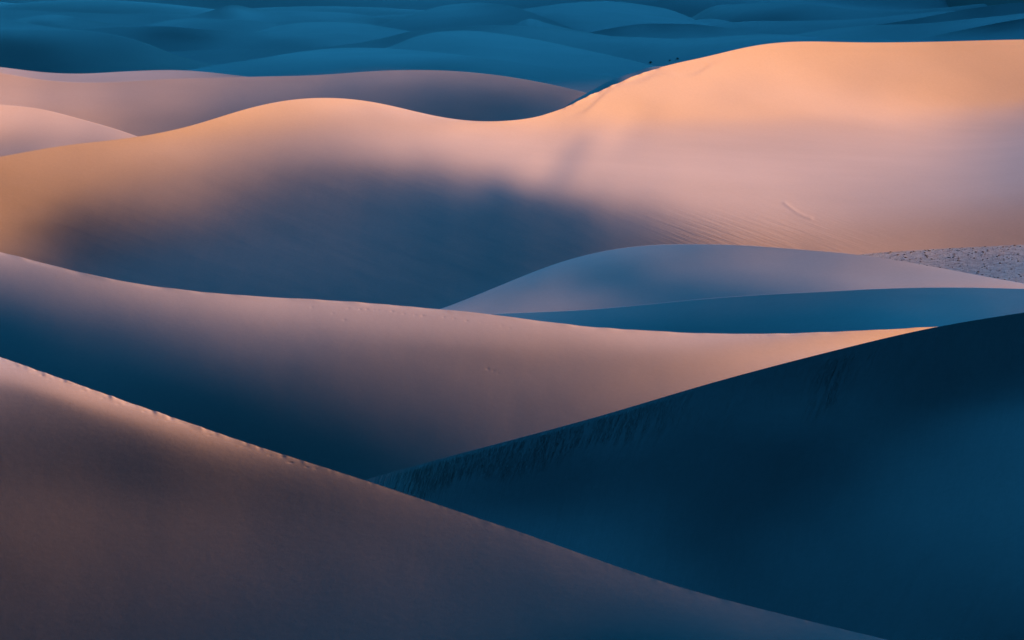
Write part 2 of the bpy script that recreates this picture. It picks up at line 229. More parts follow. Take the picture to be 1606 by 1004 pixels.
 c=[6.02457,6.00821,5.98747,5.9767,5.96695,5.96134,5.95699,5.95313,5.94543,5.93122,5.91736,5.90319,5.88967,5.86865,5.98306,5.98144,5.98093,5.97914,5.97689,5.97298,5.96652,5.95647,5.94326,5.92986,5.91668,5.90342,5.88952,5.87554,5.97735,5.97458,5.97044,5.9654,5.95868,5.95025,5.94032,5.92961,5.919,5.90803,5.89634,5.88383,5.86993,5.85404,5.95237,5.94837,5.94356,5.93777,5.93126,5.9242,5.91665,5.90858,5.89943,5.88917,5.87802,5.86558,5.85189,5.8361,5.92679,5.92307,5.91875,5.9139,5.90846,5.90235,5.89535,5.88731,5.87822,5.86825,5.85721,5.84451,5.8298,5.81301,5.90097,5.89823,5.89495,5.89103,5.88633,5.88077,5.87429,5.86687,5.85852,5.84911,5.83824,5.82595,5.81275,5.79899,5.88977,5.88649,5.88259,5.87795,5.87258,5.86645,5.85952,5.8518,5.84314,5.83344,5.82273,5.81157,5.79891,5.78444,5.88171,5.87813,5.87375,5.86859,5.86267,5.85604,5.84876,5.84062,5.83156,5.82169,5.81136,5.80024,5.7872,5.77286,5.88073,5.87569,5.87012,5.86372,5.85666,5.84915,5.84108,5.83245,5.82314,5.8134,5.80269,5.79065,5.77711,5.75959,5.87591,5.8712,5.86552,5.85906,5.85192,5.84409,5.83603,5.82774,5.81899,5.80908,5.79773,5.78507,5.77065,5.75114,5.86867,5.86411,5.85905,5.8534,5.84716,5.84043,5.83342,5.82646,5.81831,5.80906,5.79835,5.78623,5.77183,5.75548,5.85922,5.85614,5.85246,5.84818,5.84332,5.83801,5.83225,5.82614,5.81947,5.81118,5.80172,5.79073,5.77799,5.76294,5.85187,5.84939,5.84653,5.84324,5.83955,5.83544,5.83083,5.82572,5.81973,5.81284,5.80484,5.7957,5.78441,5.77332,5.85132,5.84945,5.8471,5.84424,5.84075,5.83666,5.83227,5.82776,5.82301,5.81742,5.8108,5.80243,5.79378,5.78245,5.85274,5.85098,5.84875,5.84611,5.84319,5.84008,5.83675,5.83314,5.82907,5.82459,5.81895,5.81211,5.80558,5.79221,5.85493,5.85331,5.85175,5.85021,5.84863,5.84691,5.84498,5.84269,5.83989,5.83588,5.83086,5.82568,5.82089,5.80719,5.86093,5.86062,5.86021,5.85964,5.85887,5.8579,5.8566,5.85501,5.85243,5.84975,5.84326,5.83966,5.83588,5.83336,5.87503,5.87464,5.87417,5.87361,5.87296,5.87216,5.87135,5.86997,5.86929,5.85516,5.85472,5.8513,5.84824,5.84256,5.88765,5.88732,5.88688,5.88632,5.88555,5.88465,5.88281,5.88228,5.86614,5.87008,5.86668,5.86327,5.85956,5.85654,5.9013,5.90074,5.9001,5.89954,5.89856,5.89754,5.89752,5.89487,5.88885,5.87957,5.87518,5.87288,5.86971,5.86108]),
'E': dict(ua=661.249, ub=1906.000, n=(14, 6), crest=[(612,499.145),(624,499.007),(636,498.829),(648,498.599),(660,498.309),(672,497.95),(684,497.515),(696,497.001),(708,496.408),(720,495.747),(732,495.033),(744,494.292),(756,493.549),(768,492.831),(780,492.159),(792,491.546),(804,490.995),(816,490.497),(828,490.04),(840,489.605),(852,489.171),(864,488.717),(876,488.223),(888,487.668),(900,487.037),(912,486.32),(924,485.512),(936,484.621),(948,483.656),(960,482.631),(972,481.562),(984,480.457),(996,479.322),(1008,478.159),(1020,476.97),(1032,475.759),(1044,474.535),(1056,473.316),(1068,472.118),(1080,470.958),(1092,469.849),(1104,468.798),(1116,467.804),(1128,466.865),(1140,465.974),(1152,465.125),(1164,464.313),(1176,463.534),(1188,462.787),(1200,462.07),(1212,461.385),(1224,460.732),(1236,460.106),(1248,459.504),(1260,458.916),(1272,458.333),(1284,457.746),(1296,457.147),(1308,456.532),(1320,455.9),(1332,455.26),(1344,454.623),(1356,454.006),(1368,453.426),(1380,452.898),(1392,452.434),(1404,452.038),(1416,451.709),(1428,451.441),(1440,451.228),(1452,451.064),(1464,450.945),(1476,450.871),(1488,450.841),(1500,450.859),(1512,450.926),(1524,451.045),(1536,451.218),(1548,451.442),(1560,451.713),(1572,452.021),(1584,452.356),(1596,452.709),(1608,453.074),(1620,453.449),(1632,453.837),(1644,454.238),(1656,454.654),(1668,455.084),(1680,455.529),(1692,455.988),(1704,456.457),(1716,456.938),(1728,457.428),(1740,457.927),(1752,458.432),(1764,458.943),(1776,459.458),(1788,459.977),(1800,460.497),(1812,461.018),(1824,461.538),(1836,462.057),(1848,462.572),(1860,463.083),(1872,463.589),(1884,464.089),(1896,464.583),(1906,464.99)],
 vb=([661.249,683.881,706.513,729.145,751.776,774.408,797.04,819.672,842.304,864.936,887.567,910.199,932.831,955.463,978.095,1000.727,1023.358,1045.99,1068.622,1091.254,1113.886,1136.518,1159.149,1181.781,1204.413,1227.045,1249.677,1272.309,1294.94,1317.572,1340.204,1362.836,1385.468,1408.1,1430.731,1453.363,1475.995,1498.627,1521.259,1543.891,1566.522,1589.154,1611.786,1634.418,1657.05,1679.682,1702.313,1724.945,1747.577,1770.209,1792.841,1815.473,1838.104,1860.736,1883.368,1906.0], [563.02,562.808,562.481,562.014,561.394,560.626,559.731,558.743,557.701,556.634,555.567,554.511,553.479,552.491,551.573,550.764,550.097,549.593,549.25,549.043,548.936,548.885,548.854,548.811,548.731,548.592,548.373,548.056,547.626,547.075,546.401,545.607,544.699,543.673,542.522,541.222,539.743,538.056,536.159,534.094,531.962,529.912,528.111,526.708,525.791,525.371,525.391,525.747,526.319,526.993,527.677,528.305,528.834,529.246,529.544,529.741]),
 c=[6.17547,6.16103,6.15069,6.14171,6.09401,6.00871,6.1306,6.12865,6.12179,6.10162,6.06258,6.01265,6.11554,6.11047,6.09998,6.08004,6.04731,6.00121,6.08515,6.08185,6.07496,6.06189,6.03644,5.99794,6.06958,6.06651,6.06027,6.04734,6.02698,5.98704,6.05815,6.05505,6.0488,6.03674,6.01401,5.97767,6.04645,6.04366,6.03781,6.02484,5.99898,5.95331,6.03586,6.03252,6.02546,6.01033,5.97742,5.91778,6.02158,6.01805,6.00998,5.99144,5.94174,5.84152,5.9986,5.99389,5.98417,5.96181,5.92099,5.8946,5.96309,5.95946,5.95244,5.93962,5.92369,5.8714,5.94442,5.94279,5.9387,5.93035,5.90258,5.83127,5.93037,5.92702,5.92086,5.90384,5.87252,5.80707,5.89675,5.89489,5.88497,5.87831,5.84962,5.75432]),
'D': dict(ua=583.942, ub=1906.000, n=(16, 10), crest=[(528,516.143),(540,514.543),(552,512.966),(564,511.38),(576,509.749),(588,508.034),(600,506.196),(612,504.196),(624,501.995),(636,499.555),(648,496.837),(660,493.809),(672,490.444),(684,486.737),(696,482.703),(708,478.386),(720,473.846),(732,469.145),(744,464.335),(756,459.45),(768,454.516),(780,449.555),(792,444.596),(804,439.665),(816,434.784),(828,429.983),(840,425.302),(852,420.796),(864,416.514),(876,412.486),(888,408.722),(900,405.22),(912,401.978),(924,398.997),(936,396.282),(948,393.836),(960,391.661),(972,389.754),(984,388.111),(996,386.728),(1008,385.6),(1020,384.721),(1032,384.072),(1044,383.619),(1056,383.317),(1068,383.127),(1080,383.025),(1092,383.005),(1104,383.069),(1116,383.223),(1128,383.471),(1140,383.817),(1152,384.266),(1164,384.822),(1176,385.483),(1188,386.239),(1200,387.075),(1212,387.97),(1224,388.904),(1236,389.857),(1248,390.815),(1260,391.77),(1272,392.726),(1284,393.695),(1296,394.698),(1308,395.758),(1320,396.898),(1332,398.141),(1344,399.505),(1356,400.998),(1368,402.621),(1380,404.363),(1392,406.21),(1404,408.143),(1416,410.144),(1428,412.196),(1440,414.29),(1452,416.423),(1464,418.595),(1476,420.806),(1488,423.049),(1500,425.313),(1512,427.584),(1524,429.851),(1536,432.11),(1548,434.358),(1560,436.594),(1572,438.811),(1584,440.999),(1596,443.144),(1608,445.238),(1620,447.27),(1632,449.237),(1644,451.14),(1656,452.98),(1668,454.762),(1680,456.491),(1692,458.17),(1704,459.805),(1716,461.4),(1728,462.96),(1740,464.49),(1752,465.994),(1764,467.477),(1776,468.943),(1788,470.398),(1800,471.846),(1812,473.291),(1824,474.739),(1836,476.194),(1848,477.661),(1860,479.143),(1872,480.646),(1884,482.172),(1896,483.72),(1906,485.03)],
 vb=([583.942,607.98,632.017,656.055,680.092,704.129,728.167,752.204,776.242,800.279,824.317,848.354,872.391,896.429,920.466,944.504,968.541,992.578,1016.616,1040.653,1064.691,1088.728,1112.765,1136.803,1160.84,1184.878,1208.915,1232.953,1256.99,1281.027,1305.065,1329.102,1353.14,1377.177,1401.214,1425.252,1449.289,1473.327,1497.364,1521.401,1545.439,1569.476,1593.514,1617.551,1641.588,1665.626,1689.663,1713.701,1737.738,1761.776,1785.813,1809.85,1833.888,1857.925,1881.963,1906.0], [571.718,570.195,567.901,564.699,560.532,555.457,549.657,543.438,537.186,531.301,526.11,521.796,518.369,515.694,513.543,511.681,509.91,508.102,506.196,504.182,502.084,499.942,497.807,495.727,493.739,491.868,490.134,488.55,487.137,485.936,485.024,484.513,484.542,485.241,486.697,488.919,491.826,495.272,499.076,503.065,507.094,511.063,514.908,518.6,522.131,525.508,528.745,531.856,534.843,537.69,540.352,542.765,544.854,546.561,547.86,548.774]),
 c=[5.94061,6.37985,6.17275,6.20858,6.18948,6.21396,6.16075,6.11169,6.14558,5.94785,6.25711,6.15373,6.17448,6.16375,6.15466,6.13008,6.10484,6.08832,6.05709,6.04474,6.17422,6.18613,6.17467,6.16985,6.16219,6.15427,6.14401,6.1204,6.08413,6.10864,6.22874,6.21617,6.21347,6.20331,6.19263,6.17903,6.16269,6.14624,6.12366,6.11235,6.27274,6.26251,6.24408,6.23134,6.21452,6.19811,6.18007,6.15396,6.13217,6.09174,6.25111,6.24079,6.23103,6.21721,6.20291,6.18732,6.17057,6.15191,6.12289,6.08701,6.21178,6.20806,6.20188,6.19539,6.18649,6.1751,6.15918,6.13853,6.11674,6.07867,6.19226,6.18925,6.18613,6.18056,6.17301,6.162,6.14639,6.12752,6.10562,6.06266,6.17308,6.17075,6.16675,6.16191,6.15499,6.14551,6.13202,6.11469,6.0911,6.06952,6.15368,6.15149,6.14924,6.14544,6.14033,6.13278,6.1216,6.10314,6.08719,6.0669,6.14045,6.13825,6.13423,6.12943,6.12249,6.11277,6.09925,6.09021,6.07857,6.05615,6.12594,6.12154,6.11705,6.11124,6.10452,6.09759,6.09583,6.08898,6.07375,6.03962,6.14519,6.12651,6.11893,6.11432,6.11408,6.11321,6.10253,6.08836,6.0706,5.99859,6.16226,6.18397,6.15974,6.15652,6.13608,6.11675,6.10425,6.08912,6.06666,5.98642,6.27365,6.11872,6.14603,6.11899,6.12508,6.12441,6.11484,6.09869,6.07673,6.09077,5.74544,6.36224,6.20343,6.28405,6.24377,6.23376,6.21727,6.18919,6.20181,6.03722]),
'K': dict(ua=1241.049, ub=1906.000, n=(14, 5), crest=[(1188,436.883),(1200,432.369),(1212,428.316),(1224,424.712),(1236,421.507),(1248,418.629),(1260,415.995),(1272,413.522),(1284,411.135),(1296,408.775),(1308,406.431),(1320,404.148),(1332,402.013),(1344,400.121),(1356,398.547),(1368,397.311),(1380,396.361),(1392,395.596),(1404,394.901),(1416,394.188),(1428,393.42),(1440,392.614),(1452,391.806),(1464,391.022),(1476,390.28),(1488,389.589),(1500,388.946),(1512,388.342),(1524,387.76),(1536,387.189),(1548,386.622),(1560,386.061),(1572,385.508),(1584,384.967),(1596,384.441),(1608,383.935),(1620,383.451),(1632,382.992),(1644,382.558),(1656,382.149),(1668,381.761),(1680,381.394),(1692,381.046),(1704,380.714),(1716,380.397),(1728,380.094),(1740,379.802),(1752,379.52),(1764,379.246),(1776,378.978),(1788,378.715),(1800,378.454),(1812,378.195),(1824,377.934),(1836,377.671),(1848,377.403),(1860,377.129),(1872,376.847),(1884,376.555),(1896,376.254),(1906,376.0)],
 vb=([1241.049,1253.139,1265.229,1277.319,1289.409,1301.499,1313.589,1325.679,1337.769,1349.859,1361.949,1374.039,1386.129,1398.219,1410.309,1422.399,1434.489,1446.579,1458.669,1470.759,1482.849,1494.939,1507.029,1519.119,1531.209,1543.299,1555.389,1567.479,1579.569,1591.659,1603.749,1615.839,1627.93,1640.02,1652.11,1664.2,1676.29,1688.38,1700.47,1712.56,1724.65,1736.74,1748.83,1760.92,1773.01,1785.1,1797.19,1809.28,1821.37,1833.46,1845.55,1857.64,1869.73,1881.82,1893.91,1906.0], [483.741,483.213,482.562,481.779,480.862,479.813,478.64,477.362,476.002,474.59,473.162,471.756,470.413,469.174,468.077,467.156,466.441,465.953,465.707,465.708,465.953,466.431,467.12,467.993,469.018,470.16,471.379,472.64,473.909,475.155,476.354,477.487,478.542,479.511,480.391,481.184,481.891,482.517,483.067,483.547,483.961,484.312,484.603,484.837,485.016,485.141,485.214,485.237,485.213,485.145,485.038,484.897,484.73,484.542,484.342,484.138]),
 c=[6.31841,6.22064,6.26638,6.09027,6.57622,6.30413,6.24021,6.25805,6.17409,6.13667,6.25885,6.26032,6.24757,6.21379,5.95987,6.26762,6.2639,6.25331,6.208,6.105,6.26519,6.26255,6.2495,6.21324,6.10302,6.26491,6.2627,6.24826,6.2137,6.06987,6.26542,6.25871,6.2459,6.2047,6.03766,6.26244,6.25909,6.24481,6.19286,6.03225,6.26617,6.25996,6.24689,6.19181,6.06865,6.26695,6.26267,6.25081,6.19435,6.13963,6.451,6.25844,6.26462,6.2179,6.12958,6.36493,6.31726,6.28279,6.24844,6.09483,6.34039,6.29713,6.31,6.27076,6.13299,6.25538,6.33776,6.29193,6.32052,6.08317]),
'F': dict(ua=-300.000, ub=1906.000, n=(36, 24), crest=[(-300,299.986),(-292,298.486),(-284,296.985),(-276,295.483),(-268,293.979),(-260,292.474),(-252,290.97),(-244,289.465),(-236,287.962),(-228,286.46),(-220,284.961),(-212,283.465),(-204,281.974),(-196,280.487),(-188,279.007),(-180,277.534),(-172,276.069),(-164,274.611),(-156,273.163),(-148,271.724),(-140,270.294),(-132,268.874),(-124,267.462),(-116,266.059),(-108,264.663),(-100,263.273),(-92,261.889),(-84,260.509),(-76,259.131),(-68,257.754),(-60,256.377),(-52,254.997),(-44,253.614),(-36,252.225),(-28,250.828),(-20,249.422),(-12,248.005),(-4,246.576),(4,245.136),(12,243.686),(20,242.227),(28,240.765),(36,239.305),(44,237.853),(52,236.418),(60,235.009),(68,233.635),(76,232.304),(84,231.025),(92,229.805),(100,228.647),(108,227.553),(116,226.522),(124,225.548),(132,224.623),(140,223.735),(148,222.871),(156,222.016),(164,221.154),(172,220.268),(180,219.346),(188,218.376),(196,217.348),(204,216.256),(212,215.094),(220,213.861),(228,212.555),(236,211.173),(244,209.714),(252,208.173),(260,206.547),(268,204.829),(276,203.013),(284,201.095),(292,199.069),(300,196.937),(308,194.703),(316,192.375),(324,189.97),(332,187.506),(340,185.008),(348,182.5),(356,180.01),(364,177.561),(372,175.175),(380,172.869),(388,170.658),(396,168.554),(404,166.565),(412,164.701),(420,162.968),(428,161.372),(436,159.919),(444,158.614),(452,157.459),(460,156.457),(468,155.607),(476,154.912),(484,154.369),(492,153.978),(500,153.739),(508,153.65),(516,153.712),(524,153.923),(532,154.282),(540,154.789),(548,155.443),(556,156.242),(564,157.185),(572,158.269),(580,159.492),(588,160.85),(596,162.337),(604,163.943),(612,165.656),(620,167.456),(628,169.322),(636,171.228),(644,173.145),(652,175.046),(660,176.905),(668,178.7),(676,180.41),(684,182.02),(692,183.516),(700,184.886),(708,186.121),(716,187.211),(724,188.147),(732,188.924),(740,189.538),(748,189.987),(756,190.275),(764,190.405),(772,190.384),(780,190.216),(788,189.902),(796,189.441),(804,188.823),(812,188.031),(820,187.044),(828,185.833),(836,184.366),(844,182.614),(852,180.55),(860,178.161),(868,175.447),(876,172.425),(884,169.13),(892,165.611),(900,161.93),(908,158.149),(916,154.328),(924,150.52),(932,146.764),(940,143.085),(948,139.494),(956,135.992),(964,132.573),(972,129.226),(980,125.945),(988,122.727),(996,119.582),(1004,116.523),(1012,113.576),(1020,110.769),(1028,108.129),(1036,105.675),(1044,103.413),(1052,101.334),(1060,99.41),(1068,97.606),(1076,95.873),(1084,94.166),(1092,92.446),(1100,90.682),(1108,88.86),(1116,86.981),(1124,85.058),(1132,83.112),(1140,81.172),(1148,79.268),(1156,77.428),(1164,75.68),(1172,74.043),(1180,72.535),(1188,71.169),(1196,69.951),(1204,68.884),(1212,67.969),(1220,67.2),(1228,66.572),(1236,66.076),(1244,65.703),(1252,65.444),(1260,65.287),(1268,65.221),(1276,65.235),(1284,65.314),(1292,65.444),(1300,65.611),(1308,65.798),(1316,65.993),(1324,66.181),(1332,66.353),(1340,66.499),(1348,66.616),(1356,66.7),(1364,66.751),(1372,66.77),(1380,66.761),(1388,66.727),(1396,66.671),(1404,66.596),(1412,66.506),(1420,66.402),(1428,66.286),(1436,66.158),(1444,66.019),(1452,65.869),(1460,65.707),(1468,65.533),(1476,65.348),(1484,65.151),(1492,64.945),(1500,64.73),(1508,64.508),(1516,64.281),(1524,64.052),(1532,63.824),(1540,63.599),(1548,63.379),(1556,63.167),(1564,62.967),(1572,62.78),(1580,62.607),(1588,62.452),(1596,62.315),(1604,62.197),(1612,62.099),(1620,62.021),(1628,61.963),(1636,61.923),(1644,61.903),(1652,61.9),(1660,61.914),(1668,61.944),(1676,61.989),(1684,62.049),(1692,62.122),(1700,62.207),(1708,62.304),(1716,62.412),(1724,62.53),(1732,62.656),(1740,62.791),(1748,62.933),(1756,63.081),(1764,63.235),(1772,63.393),(1780,63.555),(1788,63.72),(1796,63.887),(1804,64.055),(1812,64.223),(1820,64.391),(1828,64.556),(1836,64.72),(1844,64.881),(1852,65.037),(1860,65.19),(1868,65.337),(1876,65.479),(1884,65.616),(1892,65.748),(1900,65.874),(1906,65.97)],
 vb=([-300.0,-285.195,-270.389,-255.584,-240.779,-225.973,-211.168,-196.362,-181.557,-166.752,-151.946,-137.141,-122.336,-107.53,-92.725,-77.919,-63.114,-48.309,-33.503,-18.698,-3.893,10.913,25.718,40.523,55.329,70.134,84.94,99.745,114.55,129.356,144.161,158.966,173.772,188.577,203.383,218.188,232.993,247.799,262.604,277.409,292.215,307.02,321.826,336.631,351.436,366.242,381.047,395.852,410.658,425.463,440.268,455.074,469.879,484.685,499.49,514.295,529.101,543.906,558.711,573.517,588.322,603.128,617.933,632.738,647.544,662.349,677.154,691.96,706.765,721.57,736.376,751.181,765.987,780.792,795.597,810.403,825.208,840.013,854.819,869.624,884.43,899.235,914.04,928.846,943.651,958.456,973.262,988.067,1002.872,1017.678,1032.483,1047.289,1062.094,1076.899,1091.705,1106.51,1121.315,1136.121,1150.926,1165.732,1180.537,1195.342,1210.148,1224.953,1239.758,1254.564,1269.369,1284.174,1298.98,1313.785,1328.591,1343.396,1358.201,1373.007,1387.812,1402.617,1417.423,1432.228,1447.034,1461.839,1476.644,1491.45,1506.255,1521.06,1535.866,1550.671,1565.477,1580.282,1595.087,1609.893,1624.698,1639.503,1654.309,1669.114,1683.919,1698.725,1713.53,1728.336,1743.141,1757.946,1772.752,1787.557,1802.362,1817.168,1831.973,1846.779,1861.584,1876.389,1891.195,1906.0], [373.056,374.745,376.699,378.903,381.336,383.97,386.774,389.721,392.784,395.941,399.174,402.472,405.825,409.228,412.675,416.163,419.687,423.239,426.812,430.396,433.977,437.539,441.065,444.536,447.933,451.236,454.431,457.501,460.437,463.231,465.878,468.379,470.735,472.949,475.028,476.976,478.802,480.511,482.112,483.609,485.011,486.324,487.555,488.712,489.803,490.837,491.825,492.777,493.705,494.619,495.531,496.451,497.384,498.337,499.308,500.293,501.285,502.267,503.22,504.123,504.948,505.667,506.248,506.655,506.848,506.785,506.417,505.693,504.562,502.978,500.903,498.315,495.212,491.612,487.558,483.109,478.341,473.339,468.192,462.987,457.805,452.721,447.799,443.095,438.656,434.521,430.72,427.281,424.222,421.559,419.298,417.442,415.987,414.919,414.22,413.861,413.811,414.029,414.474,415.1,415.864,416.722,417.633,418.557,419.46,420.309,421.079,421.747,422.294,422.71,422.985,423.118,423.108,422.96,422.68,422.279,421.769,421.164,420.479,419.733,418.94,418.119,417.282,416.443,415.612,414.796,414.001,413.23,412.485,411.768,411.079,410.418,409.785,409.18,408.603,408.054,407.531,407.036,406.566,406.121,405.701,405.304,404.931,404.582,404.258,403.959,403.687,403.445,403.232,403.049]),
